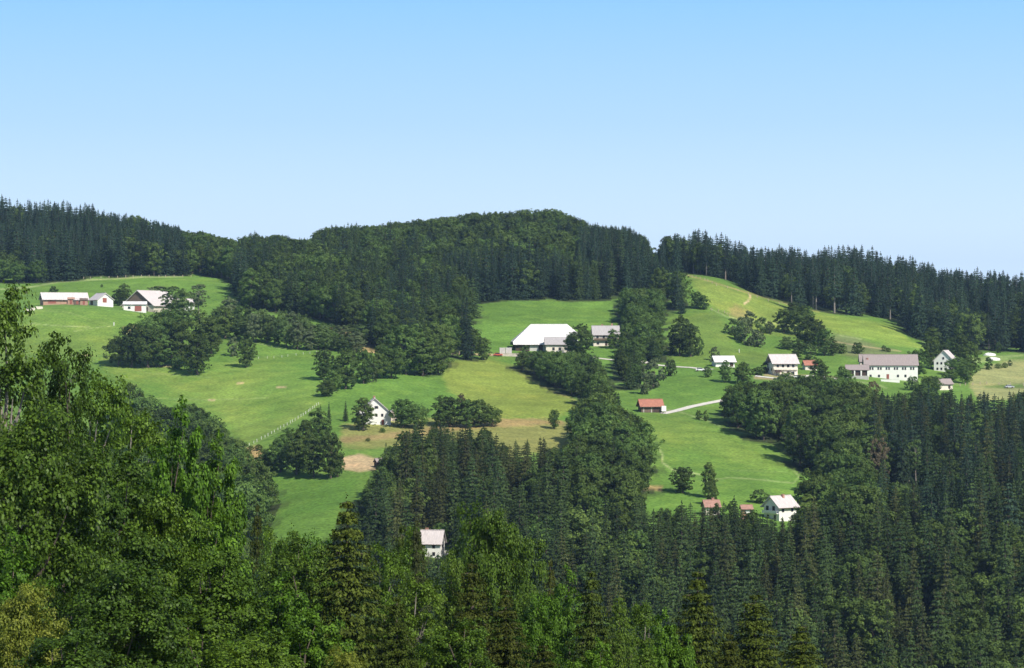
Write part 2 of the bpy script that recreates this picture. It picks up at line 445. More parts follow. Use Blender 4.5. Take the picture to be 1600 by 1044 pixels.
# close ones
PR['near_broad1'] = (*broad_parts(21, 22, 4.6, 0.5, 46, 15, 56000, 0.165, 1.1, .4, .72), 22, 4.6)
PR['near_broad2'] = (*broad_parts(22, 20, 5.2, 0.0, 40, 16, 56000, 0.165, .9, .4, .68), 20, 5.2)
PR['near_maple'] = (*broad_parts(23, 20, 5.0, 0.0, 36, 13, 46000, 0.20, 1.1, .3, .7), 20, 5.0)
PR['near_aspen'] = (*broad_parts(24, 23, 3.8, 0.5, 56, 12, 48000, 0.16, 1.2, .6, .7), 23, 3.8)
PR['near_spruce1'] = (*spruce_parts(25, 26, 4.9, 1.5, 40, 13, 150, 0.25, 1.9, .85), 26, 4.9)
PR['near_spruce2'] = (*spruce_parts(26, 26, 4.2, 1.5, 44, 12, 150, 0.24, 2.2, .75), 26, 4.2)
PR['near_larch'] = (*spruce_parts(27, 24, 4.2, 1.5, 66, 12, 90, 0.22, 1.5, .6), 24, 4.2)
_mc = {}
def tree_mesh(proto, mat, part):
    """part: 'all' (one mesh), 'crown' or 'trunk'"""
    bk = bark_pale if proto in ('spruce_bare', 'broad_tall', 'near_aspen') else bark
    key = (proto, mat if part != 'trunk' else '', part)
    if key in _mc: return _mc[key]
    c, t = PR[proto][:2]
    if part == 'crown': me = mesh_from_quads('crown', c, [LM[mat]])
    elif part == 'trunk': me = mesh_from_quads('trunk', t, [bk])
    else: me = mesh_from_quads('tree', np.concatenate([c, t]), [LM[mat], bk], np.concatenate([np.zeros(len(c)), np.ones(len(t))]))
    _mc[key] = me
    return me
def tag(o, label=None, cat=None, group=None, kind=None):
    if label: o['label'] = label
    if cat: o['category'] = cat
    if group: o['group'] = group
    if kind: o['kind'] = kind
    return o
def plant(name, proto, mat, loc, hgt, wid, rot, label, cat, group=None, parts=True):
    """wid = crown width in metres"""
    ph, pr = PR[proto][2:4]
    sc = (wid / (2 * pr), wid / (2 * pr), hgt / ph)
    if parts:
        o = bpy.data.objects.new(name, None); o.empty_display_size = 1
        COL.objects.link(o)
        for pn in ('trunk', 'crown'):
            c = bpy.data.objects.new(pn, tree_mesh(proto, mat, pn)); COL.objects.link(c); c.parent = o
    else:
        o = bpy.data.objects.new(name, tree_mesh(proto, mat, 'all')); COL.objects.link(o)
    o.location = loc; o.rotation_euler = (0, 0, rot); o.scale = sc
    tag(o, label, cat, group)
    return o
ALLTREES = []   # for the visibility pass: (px, pyb, pyt, wpx, D, kind, record)

# ================================================================== GROUND SHEET
# regions of closed wood, as seen from the valley (photo pixels); order = priority
# (name, outline, spruce share, spruce protos, spruce mats, broad mats, (spruce h), (broad h), where-phrase)
S3 = ['spruce1', 'spruce2', 'spruce3']
B3 = ['broad1', 'broad2', 'broad3']
REG = [
 ('ridge_left_bushes', [(-420,385),(40,395),(85,425),(88,441),(50,444),(-420,446)], .15, S3, ['spruce_far'], ['dark','mid'], (14,20), (9,14), 'scrubby foot of the left ridge'),
 ('ridge_left_end', [(285,372),(300,364),(320,368),(345,374),(372,381),(385,400),(372,440),(300,430)], .25, S3, ['spruce_far'], ['dark','dark','mid'], (16,22), (13,19), 'saddle between left ridge and round hill'),
 ('ridge_left', [(-420,300),(-5,314),(8,309),(14,304),(22,313),(34,320),(60,317),(110,318),(125,322),(142,324),(158,333),(200,338),(250,350),(275,356),(290,364),(300,366),(295,425),(300,432),(230,432),(150,436),(90,441),(50,444),(-420,444)], .86, S3, ['spruce_far'], ['dark'], (18,26), (13,19), 'wooded left ridge above the hilltop farm'),
 ('hill_crown', [(370,384),(385,372),(398,368),(415,373),(440,370),(462,377),(490,375),(500,361),(520,356),(545,353),(580,357),(600,354),(620,350),(690,343),(740,336),(800,331),(838,327),(862,328),(885,338),(898,346),(905,395),(900,412),(800,402),(700,400),(600,410),(500,400),(380,410)], .3, S3, ['spruce_far'], ['dark','dark','dark','mid'], (13,18), (12,18), 'leafy crown of the round central hill'),
 ('hill_wall', [(600,400),(700,395),(900,345),(925,353),(945,356),(985,360),(1000,368),(1013,380),(1020,394),(1035,405),(1050,415),(1062,430),(1075,448),(1079,478),(1068,488),(1052,482),(1045,478),(975,470),(900,472),(850,468),(800,470),(770,475),(722,479),(700,470),(640,450)], .93, S3, ['spruce_far','spruce_far','spruce'], ['dark'], (20,28), (14,20), 'spruce wall above the central meadow'),
 ('hill_lobe', [(368,400),(385,388),(480,378),(560,385),(640,400),(700,455),(722,479),(740,497),(762,512),(769,535),(760,552),(730,553),(704,550),(703,575),(690,585),(655,585),(630,560),(600,548),(560,520),(500,500),(440,492),(400,487),(383,478),(366,455)], .5, S3, ['spruce','spruce_far'], ['dark','dark','mid'], (17,24), (12,19), 'near flank of the round hill'),
 ('ridge_right', [(1030,388),(1040,372),(1052,369),(1066,372),(1078,368),(1090,362),(1102,364),(1112,374),(1128,372),(1140,376),(1150,378),(1165,388),(1180,390),(1208,393),(1222,387),(1240,392),(1250,393),(1265,400),(1280,395),(1295,390),(1320,388),(1345,390),(1360,392),(1372,391),(1382,404),(1400,407),(1420,402),(1440,410),(1455,418),(1478,426),(1505,424),(1515,430),(1530,424),(1545,430),(1600,432),(2050,430),(2050,556),(1600,555),(1540,548),(1500,552),(1465,550),(1440,538),(1412,520),(1412,505),(1380,500),(1340,495),(1300,490),(1270,485),(1235,476),(1200,466),(1160,455),(1120,443),(1085,432),(1062,427),(1045,425),(1035,415)], .88, ['spruce1','spruce2','spruce3','spruce_bare'], ['spruce_far'], ['dark'], (17,31), (12,19), 'ragged wood along the right ridge'),
 ('park_trees', [(960,490),(975,470),(988,462),(1008,454),(1025,462),(1035,480),(1040,497),(1030,518),(1040,545),(1036,566),(1012,567),(1003,570),(1003,600),(990,615),(965,602),(953,590),(955,568),(966,545),(962,530),(972,512)], .06, S3, ['spruce'], ['dark','mid','mid'], (12,16), (9,15), 'clump right of the balconied farmhouse'),
 ('barn_trees', [(806,562),(820,548),(850,545),(868,540),(885,545),(900,552),(930,560),(945,580),(955,600),(968,618),(962,636),(925,634),(890,618),(850,600),(812,582)], .14, S3, ['spruce'], ['dark','mid','mid'], (12,16), (9,14), 'bank below the huge white-roofed barn'),
 ('dell_trees', [(170,640),(182,618),(205,603),(222,612),(235,635),(262,640),(285,638),(310,640),(330,655),(350,662),(356,690),(380,700),(395,730),(415,745),(428,765),(430,790),(418,830),(400,870),(170,870)], .08, S3, ['spruce'], ['dark','dark','mid'], (13,18), (12,19), 'dell behind the near left trees'),
 ('knoll_leafy', [(890,650),(905,640),(925,632),(960,634),(983,642),(1000,658),(1014,678),(1022,702),(1020,725),(1008,742),(996,748),(992,770),(985,800),(900,800),(880,730),(885,700),(900,690)], .08, S3, ['spruce'], ['dark','dark','mid'], (14,20), (13,19), 'leafy knoll east of the middle wood'),
 ('middle_wood', [(555,785),(575,752),(592,730),(600,690),(610,700),(622,690),(640,672),(655,668),(690,664),(715,674),(740,668),(760,672),(775,684),(790,700),(812,690),(822,696),(848,686),(860,700),(880,712),(885,700),(905,690),(1000,760),(1010,800),(1100,800),(1100,1060),(560,1060),(520,830)], .84, S3, ['spruce','spruce','spruce_brown'], ['dark','mid'], (15,24), (11,17), 'dark middle wood'),
 ('slope_leafy', [(1128,640),(1130,620),(1145,604),(1170,600),(1188,606),(1210,596),(1240,598),(1275,590),(1300,592),(1330,600),(1350,610),(1362,625),(1365,690),(1360,740),(1370,800),(1340,803),(1300,800),(1262,790),(1256,765),(1262,745),(1240,722),(1215,695),(1180,685),(1150,672),(1130,662)], .04, S3, ['spruce'], ['dark','dark','mid'], (14,20), (12,19), 'leafy slope below the long farmhouse'),
 ('bottom_right', [(1300,900),(1400,850),(1500,830),(2050,780),(2050,1060),(1250,1060)], .6, S3, ['spruce','spruce_brown'], ['dark','dark','dark','dark'], (16,24), (12,19), 'mixed wood in the bottom right corner'),
 ('lower_band', [(985,805),(1010,800),(1040,796),(1075,790),(1098,795),(1120,784),(1145,786),(1160,806),(1180,800),(1200,806),(1220,808),(1240,806),(1250,796),(1270,790),(1300,800),(1330,797),(1345,800),(1362,812),(1378,826),(1400,822),(1420,790),(1440,795),(2050,840),(2050,1060),(985,1060)], .78, S3, ['spruce','spruce','spruce_brown'], ['dark','dark','dark'], (15,25), (12,19), 'wood below the balcony house'),
 ('slope_spruce', [(1340,600),(1370,618),(1395,622),(1420,615),(1435,603),(1460,602),(1480,612),(1500,622),(1530,614),(1545,618),(1560,622),(1590,620),(2050,615),(2050,900),(1400,870),(1390,822),(1378,815),(1370,800),(1360,740),(1362,650)], .85, S3, ['spruce','spruce_far','spruce_brown'], ['dark','mid'], (16,26), (12,19), 'spruce slope below the ochre field'),
 ('valley_floor', [(-420,880),(380,880),(430,905),(560,915),(560,1400),(-420,1400)], .5, S3, ['spruce'], ['dark','mid'], (14,22), (11,17), 'valley floor behind the near trees'),
]
def build_ground():
    pxs = np.concatenate([np.arange(-560, -60, 12.0), np.arange(-60, 1660, 2.8), np.arange(1660, 2170, 12.0)])
    Ds = np.concatenate([np.arange(6, 700, 8.0), np.arange(700, 1520, 1.9), np.arange(1520, 1800, 4.0), np.arange(1800, 2600, 25.0), np.arange(2600, 9000, 400.0)])
    A, B = np.meshgrid(pxs, Ds, indexing='ij')
    X = (A - 800) / F * B
    Z = ground(X, B)
    n, m = A.shape
    me = bpy.data.meshes.new('ground')
    V = np.stack([X, B, Z], -1).reshape(-1, 3)
    i = np.arange(n * m).reshape(n, m)
    Q = np.stack([i[:-1, :-1], i[1:, :-1], i[1:, 1:], i[:-1, 1:]], -1).reshape(-1, 4)
    me.vertices.add(len(V)); me.loops.add(Q.size); me.polygons.add(len(Q))
    me.vertices.foreach_set('co', V.astype(np.float32).ravel())
    me.loops.foreach_set('vertex_index', Q.astype(np.int32).ravel())
    me.polygons.foreach_set('loop_start', np.arange(0, Q.size, 4, dtype=np.int32))
    me.polygons.foreach_set('use_smooth', np.ones(len(Q), bool))
    me.update(calc_edges=True)
    px = A.ravel(); py = (CY - Z / B * F).ravel()
    X = X.ravel(); Y = B.ravel()
    # organic edge wobble
    wob = 2.2 * np.sin(X * .31 + 2 * np.sin(Y * .13)) * np.sin(Y * .21 + X * .05) + 1.5 * np.sin(X * .9 + Y * .7)
    G1 = np.array((0.120, 0.228, 0.038)); G2 = np.array((0.196, 0.275, 0.052)); G3 = np.array((0.270, 0.310, 0.100))
    DRY = np.array((0.42, 0.30, 0.13)); SOIL = np.array((0.50, 0.375, 0.205)); LT = np.array((0.36, 0.42, 0.17)); WOOD = np.array((0.030, 0.036, 0.018))
    YD = np.array((0.30, 0.29, 0.09)); GREYB = np.array((0.17, 0.19, 0.08))
    C = np.tile(G1, (len(px), 1))
    big = 0.5 + 0.5 * np.sin(X * .017 + 1.5 * np.sin(Y * .011)) * np.sin(Y * .019 + .8 * np.sin(X * .013))
    C = C * (1 - .22 * big[:, None]) + G2 * .22 * big[:, None]
    def area(poly, col, feather=5, amt=1.0):
        nonlocal C
        xs = [p[0] for p in poly]; ys = [p[1] for p in poly]
        s = (px > min(xs) - feather*2) & (px < max(xs) + feather*2) & (py > min(ys) - feather*2) & (py < max(ys) + feather*2)
        s = np.nonzero(s)[0]
        if not len(s): return
        d = distline(px[s], py[s], poly, True) * np.where(inpoly(px[s], py[s], poly), 1, -1) + wob[s] * feather / 8
        k = (np.clip(d / feather + .5, 0, 1) * amt)[:, None]
        C[s] = C[s] * (1 - k) + col * k
    def line(pts, col, w=1.2, amt=.8):
        nonlocal C
        xs = [p[0] for p in pts]; ys = [p[1] for p in pts]
        s = np.nonzero((px > min(xs) - 8) & (px < max(xs) + 8) & (py > min(ys) - 8) & (py < max(ys) + 8))[0]
        d = distline(px[s], py[s] + wob[s] * .15, pts)
        k = (np.clip((w * (1 + .25 * wob[s] / 3) - d) / w + .3, 0, 1) * amt)[:, None]
        C[s] = C[s] * (1 - k) + col * k
    # meadows
    area([(150,540),(300,590),(420,560),(490,600),(500,640),(440,680),(380,700),(340,650),(250,600),(180,590)], G2, 30, .85)
    area([(0,490),(180,500),(180,560),(0,560)], G2, 25, .5)
    area([(430,545),(520,560),(500,620),(420,660),(380,640)], G1 * .95, 25, .6)
    area([(385,700),(470,650),(520,625),(560,622),(540,680),(420,690)], G1 * .92, 10, .7)
    area([(690,585),(705,562),(760,560),(830,580),(900,625),(910,640),(870,652),(780,655),(740,640),(700,610)], G2 * (1.15, 1.03, 1), 8, .95)
    area([(1010,655),(1060,650),(1150,680),(1240,730),(1200,735),(1080,700),(1020,700)], G2, 25, .6)
    area([(1075,430),(1160,455),(1280,490),(1300,500),(1270,530),(1180,520),(1100,470)], G2 * (1.1, 1.0, 1), 10, .8)
    area([(1270,488),(1400,508),(1420,530),(1455,548),(1300,520)], G2 * (1.1, 1.08, 1), 8, .9)
    area([(1050,500),(1120,480),(1150,540),(1250,560),(1200,570),(1040,565)], G2 * .8, 14, .6)
    area([(1300,520),(1360,535),(1400,552),(1330,560),(1290,545)], GREYB, 10, .8)
    area([(1515,590),(1540,572),(1580,562),(1700,560),(1700,625),(1530,625),(1515,605)], G3 * (1.08, .98, 1.15), 5, 1)
    area([(1535,603),(1600,600),(1700,602),(1700,606),(1600,606),(1540,606)], G1 * .8, 3, .8)
    area([(1500,560),(1600,553),(1600,557),(1500,572)], LT * .9, 3, .5)
    area([(535,665),(600,655),(700,655),(790,655),(905,660),(910,700),(800,715),(740,690),(600,700),(535,700)], YD * .9, 8, .85)
    area([(530,683),(575,680),(640,672),(720,660),(820,654),(880,657),(880,663),(760,668),(640,683),(535,692)], DRY * .85, 4, .75)
    area([(532,715),(560,710),(588,716),(592,735),(560,737),(534,733)], SOIL * 1.05, 3, 1)
    area([(376,700),(405,696),(412,712),(398,728),(378,716)], DRY, 4, .9)
    area([(500,510),(555,515),(600,538),(595,552),(560,548),(520,528)], DRY * .9, 4, .9)
    area([(190,512),(230,504),(258,490),(262,500),(235,515),(195,522)], DRY, 4, .8)
    area([(985,757),(1035,760),(1035,768),(985,766)], DRY, 3, .9)
    area([(1140,484),(1150,478),(1175,490),(1160,500),(1145,495)], DRY, 7, .5)
    area([(420,745),(520,750),(560,745),(540,790),(440,810)], G1 * (.95, 1.02, .95), 8, .8)
    area([(710,470),(980,465),(980,500),(880,510),(760,540)], G1 * (1.02, 1.0, 1), 8, .8)
    area([(1010,590),(1130,585),(1200,590),(1130,620),(1040,635)], G1 * .95, 6, .8)
    # tracks, banks, worn places
    line([(40,485),(100,487),(180,510)], LT, 1, .2)
    line([(45,505),(90,509),(140,511)], LT, 1.0, .6)
    line([(115,518),(150,512),(175,510)], LT, .8, .5)
    line([(0,452),(40,450),(90,441),(150,437),(225,433),(285,432)], LT, 1.6, .6)
    line([(0,560),(160,556),(230,583),(330,590)], LT, .9, .25)
    line([(230,622),(330,625),(420,622)], LT, .8, .3)
    for (a, b, w) in ((330,625,5), (440,605,7), (130,556,8), (375,599,5), (260,572,7)):
        area([(a-w,b-1.2),(a+w,b-1.5),(a+w,b+1.2),(a-w,b+1.5)], SOIL, 2, .8)
    line([(395,535),(440,545),(500,547),(530,545)], LT, .9, .35)
    line([(705,552),(770,555)], SOIL * 1.1, 1.6, .9)
    line([(500,546),(560,549),(600,552)], SOIL * .9, 1.2, .6)
    line([(812,584),(860,610),(925,636)], YD, 1.5, .7)
    line([(1062,427),(1120,443),(1170,458),(1230,475),(1280,488)], DRY * 1.05, 1.3, .4)
    line([(1172,462),(1170,470),(1163,475)], SOIL * 1.2, 1.6, 1)
    line([(1110,482),(1135,495),(1200,505),(1290,513)], LT, 1.1, .5)
    line([(1270,527),(1340,540),(1360,543),(1408,549)], SOIL * 1.0, 1.2, .5)
    line([(1310,524),(1345,530)], LT, 1.2, .5)
    line([(1440,535),(1450,540),(1462,543)], LT, 1.2, .6)
    line([(1035,640),(1060,643),(1100,655),(1140,672),(1190,682),(1245,718)], LT, 1.3, .55)
    line([(1028,698),(1036,712),(1034,722),(1050,734),(1095,742)], LT * 1.1, 1.5, .75)
    line([(1100,752),(1140,746),(1190,750),(1240,755),(1248,745),(1235,728)], LT, 1.2, .5)
    line([(1140,735),(1230,738)], LT, 1.0, .25)
    line([(1195,585),(1260,588),(1310,592)], SOIL, 3, .7)
    line([(1180,590),(1220,592)], SOIL, 3, .7)
    line([(1320,595),(1370,600),(1385,607)], LT, 1.2, .5)
    line([(1410,595),(1470,598),(1500,600)], LT, 1.2, .4)
    line([(380,702),(440,672),(500,630)], LT, .8, .35)
    for k in range(9):   # mowing lines on the big meadows
        yy = 745 + k * 7
        line([(430, yy), (520, yy + 2), (560, yy)], G1 * .78, 1.0, .3)
        line([(1030, 668 + k * 9), (1120, 664 + k * 10), (1230, 690 + k * 7)], G1 * .8, 1.2, .34)
        line([(730, 484 + k * 7), (820, 480 + k * 6), (960, 482 + k * 5)], G1 * .8, 1.2, .3)
        line([(60, 486 + k * 4), (150, 482 + k * 4), (240, 490 + k * 4)], G1 * .82, 1.0, .3)
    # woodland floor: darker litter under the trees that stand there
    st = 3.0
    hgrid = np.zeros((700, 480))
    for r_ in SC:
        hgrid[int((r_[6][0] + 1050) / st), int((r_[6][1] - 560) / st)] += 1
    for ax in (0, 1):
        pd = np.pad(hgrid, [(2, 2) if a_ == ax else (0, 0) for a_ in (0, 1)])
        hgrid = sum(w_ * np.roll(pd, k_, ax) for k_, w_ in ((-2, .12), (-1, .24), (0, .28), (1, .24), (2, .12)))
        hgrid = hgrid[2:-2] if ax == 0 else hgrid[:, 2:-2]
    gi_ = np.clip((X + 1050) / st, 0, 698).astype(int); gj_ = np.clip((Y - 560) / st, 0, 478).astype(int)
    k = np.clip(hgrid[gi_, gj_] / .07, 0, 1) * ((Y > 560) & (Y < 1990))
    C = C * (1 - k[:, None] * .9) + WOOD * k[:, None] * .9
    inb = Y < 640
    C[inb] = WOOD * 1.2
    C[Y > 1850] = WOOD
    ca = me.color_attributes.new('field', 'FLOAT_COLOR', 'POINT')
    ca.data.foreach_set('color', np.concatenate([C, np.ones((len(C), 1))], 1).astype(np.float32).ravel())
    m = bpy.data.materials.new('meadow_and_wood_floor'); m.use_nodes = True
    nt = m.node_tree; b = nt.nodes['Principled BSDF']
    at = nd(nt, 'ShaderNodeAttribute'); at.attribute_name = 'field'
    tc = nd(nt, 'ShaderNodeTexCoord')
    prev = at.outputs['Color']
    for sc_, amp, det in ((0.012, .20, 4), (0.09, .22, 6), (0.9, .42, 6)):
        nz = nd(nt, 'ShaderNodeTexNoise'); nz.inputs['Scale'].default_value = sc_; nz.inputs['Detail'].default_value = det
        nt.links.new(tc.outputs['Object'], nz.inputs['Vector'])
        r2 = nd(nt, 'ShaderNodeMapRange'); r2.inputs['From Min'].default_value = .25; r2.inputs['From Max'].default_value = .75
        r2.inputs['To Min'].default_value = 1 - amp; r2.inputs['To Max'].default_value = 1 + amp
        nt.links.new(nz.outputs[0], r2.inputs['Value'])
        v = nd(nt, 'ShaderNodeVectorMath', operation='SCALE')
        nt.links.new(prev, v.inputs[0]); nt.links.new(r2.outputs[0], v.inputs['Scale'])
        prev = v.outputs[0]
    # yellowish tufts
    nz = nd(nt, 'ShaderNodeTexNoise'); nz.inputs['Scale'].default_value = .045; nz.inputs['Detail'].default_value = 8; nz.inputs['Roughness'].default_value = .7
    nt.links.new(tc.outputs['Object'], nz.inputs['Vector'])
    r3 = nd(nt, 'ShaderNodeMapRange'); r3.inputs['From Min'].default_value = .5; r3.inputs['From Max'].default_value = .72; r3.inputs['To Max'].default_value = .5
    nt.links.new(nz.outputs[0], r3.inputs['Value'])
    vmu = nd(nt, 'ShaderNodeVectorMath', operation='MULTIPLY'); vmu.inputs[1].default_value = (1.5, 1.12, 1.1)
    nt.links.new(prev, vmu.inputs[0])
    mx = nd(nt, 'ShaderNodeMix', data_type='RGBA')
    nt.links.new(r3.outputs[0], mx.inputs[0]); nt.links.new(prev, mx.inputs[6]); nt.links.new(vmu.outputs[0], mx.inputs[7])
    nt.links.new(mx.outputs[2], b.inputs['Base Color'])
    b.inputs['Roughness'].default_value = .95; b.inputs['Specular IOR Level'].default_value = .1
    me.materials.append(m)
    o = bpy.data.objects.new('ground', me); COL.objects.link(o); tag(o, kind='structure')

# ------------------------------------------------------------------ gravel roads
gravel = simple_mat('gravel', (0.62, 0.58, 0.50), .95, .15, .6)
def road(name, pts, w, mat=gravel, lift=.14):
    W3 = [P(*p) for p in pts]
    L = []
    for a, b in zip(W3[:-1], W3[1:]):
        n = max(2, int((b - a).length / 2.0))
        L += [a.lerp(b, k / n) for k in range(n)]
    L.append(W3[-1])
    V = []; Fc = []
    for i, p in enumerate(L):
        d = (L[min(i+1, len(L)-1)] - L[max(i-1, 0)]); d.z = 0; d.normalize()
        s = Vector((-d.y, d.x, 0))
        for k in (-1, 0, 1):
            q = p + s * (w / 2 * k)
            z = float(ground(q.x, q.y)) + lift + (0.03 if k == 0 else 0)
            V.append((q.x, q.y, z))
    for i in range(len(L) - 1):
        for k in (0, 1):
            a = i * 3 + k
            Fc.append((a, a + 1, a + 4, a + 3))
    me = bpy.data.meshes.new(name); me.from_pydata(V, [], Fc); me.materials.append(mat)
    o = bpy.data.objects.new(name, me); COL.objects.link(o); tag(o, kind='structure')
    return o
road('gravel_road', [(998,563),(1020,570),(1050,573),(1080,575),(1103,578),(1112,577)], 3.2)
road('gravel_road', [(1036,647),(1055,643),(1080,636),(1105,631),(1132,626)], 3.4)
road('gravel_road', [(900,553),(915,556),(930,560),(958,563)], 3.0)
road('gravel_road', [(1180,588),(1215,592),(1245,590),(1270,588),(1310,594)], 5.0)

# ================================================================== BUILDINGS
M_white = simple_mat('white_render', (0.78, 0.76, 0.70), .9, .06, .8)
M_cream = simple_mat('cream_render', (0.74, 0.66, 0.55), .9, .07, .8)
M_stone = simple_mat('pale_stone', (0.55, 0.48, 0.40), .95, .2, 1.2)
M_wood = simple_mat('weathered_boards', (0.15, 0.105, 0.075), .9, .3, 1.0, streak=(6, 6, .4))
M_brownw = simple_mat('dark_boards', (0.065, 0.04, 0.03), .9, .3, 1.0, streak=(6, 6, .4))
M_orange = simple_mat('orange_boards', (0.40, 0.235, 0.165), .9, .2, 1.0, streak=(5, 5, .5))
M_reddoor = simple_mat('red_brown_paint', (0.28, 0.085, 0.06), .7, .1, 1)
M_roofw = simple_mat('white_sheet_roof', (0.70, 0.67, 0.64), .6, .16, .9, streak=(3, .4, 1))
M_roofs = simple_mat('aged_sheet_roof', (0.58, 0.52, 0.49), .7, .18, .9, streak=(3, .4, 1))
M_roofp = simple_mat('pale_pinkish_roof', (0.56, 0.50, 0.475), .8, .14, .8, streak=(3, .7, 1))
M_roofg = simple_mat('grey_fibre_roof', (0.40, 0.37, 0.36), .85, .12, .8, streak=(3, .7, 1))
M_roofb = simple_mat('brownish_grey_roof', (0.31, 0.255, 0.235), .85, .12, .8, streak=(3, .7, 1))
M_roofr = simple_mat('red_tile_roof', (0.38, 0.155, 0.10), .85, .2, 1.2)
M_roofm = simple_mat('faded_tile_roof', (0.36, 0.20, 0.15), .85, .25, 1.2)
M_glass = simple_mat('window_glass', (0.02, 0.025, 0.03), .15, .1, 1)
M_frame = simple_mat('dark_frame', (0.09, 0.06, 0.045), .7, .1, 1)
M_brick = simple_mat('brick_chimney', (0.42, 0.22, 0.16), .9, .15, 3)
M_conc = simple_mat('concrete', (0.50, 0.48, 0.44), .9, .12, 1.2)
M_grout = simple_mat('plinth_grey', (0.42, 0.40, 0.37), .9, .12, 1.2)

def meshobj(name, verts, faces, mat, parent=None):
    me = bpy.data.meshes.new(name); me.from_pydata([tuple(v) for v in verts], [], faces)
    me.update(); me.materials.append(mat)
    o = bpy.data.objects.new(name, me); COL.objects.link(o)
    if parent is not None: o.parent = parent
    return o
class MB:
    def __init__(s): s.v = []; s.f = []
    def box(s, x0, x1, y0, y1, z0, z1):
        b = len(s.v)
        s.v += [(x0,y0,z0),(x1,y0,z0),(x1,y1,z0),(x0,y1,z0),(x0,y0,z1),(x1,y0,z1),(x1,y1,z1),(x0,y1,z1)]
        s.f += [(b,b+3,b+2,b+1),(b+4,b+5,b+6,b+7),(b,b+1,b+5,b+4),(b+1,b+2,b+6,b+5),(b+2,b+3,b+7,b+6),(b+3,b,b+4,b+7)]
        return s
    def slab(s, quad, th):
        """thick slab: quad (4 pts, ccw from above) and its copy th below"""
        q = [Vector(p) for p in quad]
        n = (q[1]-q[0]).cross(q[2]-q[0])
        if n.length < 1e-6: n = (q[2]-q[0]).cross(q[3]-q[0])
        n.normalize()
        b = len(s.v); k = len(q)
        s.v += [tuple(p) for p in q] + [tuple(p - n * th) for p in q]
        s.f.append(tuple(range(b, b+k))); s.f.append(tuple(range(b+2*k-1, b+k-1, -1)))
        for i in range(k):
            j = (i+1) % k
            s.f.append((b+i, b+k+i, b+k+j, b+j))
        return s
    def cyl(s, x, y, z0, z1, r, n=10, axis='z'):
        b = len(s.v)
        for z in (z0, z1):
            for i in range(n):
                a = 2*math.pi*i/n
                if axis == 'z': s.v.append((x + r*math.cos(a), y + r*math.sin(a), z))
                elif axis == 'y': s.v.append((x + r*math.cos(a), z, y + r*math.sin(a)))
                else: s.v.append((z, x + r*math.cos(a), y + r*math.sin(a)))
        s.f.append(tuple(range(b+n-1, b-1, -1))); s.f.append(tuple(range(b+n, b+2*n)))
        for i in range(n):
            s.f.append((b+i, b+(i+1)%n, b+n+(i+1)%n, b+n+i))
        return s
    def build(s, name, mat, parent=None): return meshobj(name, s.v, s.f, mat, parent)
def root(name, loc, rot, label, cat, group=None):
    o = bpy.data.objects.new(name, None); COL.objects.link(o)
    o.location = loc; o.rotation_euler = (0, 0, R(rot))
    return tag(o, label, cat, group)
def opening(rt, face, u, z, w, h, L, Wd, name='window', mat=None, pane=True, out=.06):
    """face f(front,-Y) l(-X) r(+X) b(+Y); u along the face from its centre (rightwards seen from outside)"""
    mat = mat or M_frame
    def bx(w_, h_, d0, d1):
        if face == 'f': return (u-w_/2, u+w_/2, -Wd/2-d1, -Wd/2-d0, z-h_/2, z+h_/2)
        if face == 'b': return (-u-w_/2, -u+w_/2, Wd/2+d0, Wd/2+d1, z-h_/2, z+h_/2)
        if face == 'l': return (-L/2-d1, -L/2-d0, -u-w_/2, -u+w_/2, z-h_/2, z+h_/2)
        if face == 'r': return (L/2+d0, L/2+d1, u-w_/2, u+w_/2, z-h_/2, z+h_/2)
    f = MB().box(*bx(w, h, -.05, out)).build(name, mat, rt)
    if pane:
        MB().box(*bx(w*.8, h*.82, 0, out+.02)).build('pane', M_glass, f)
    return f
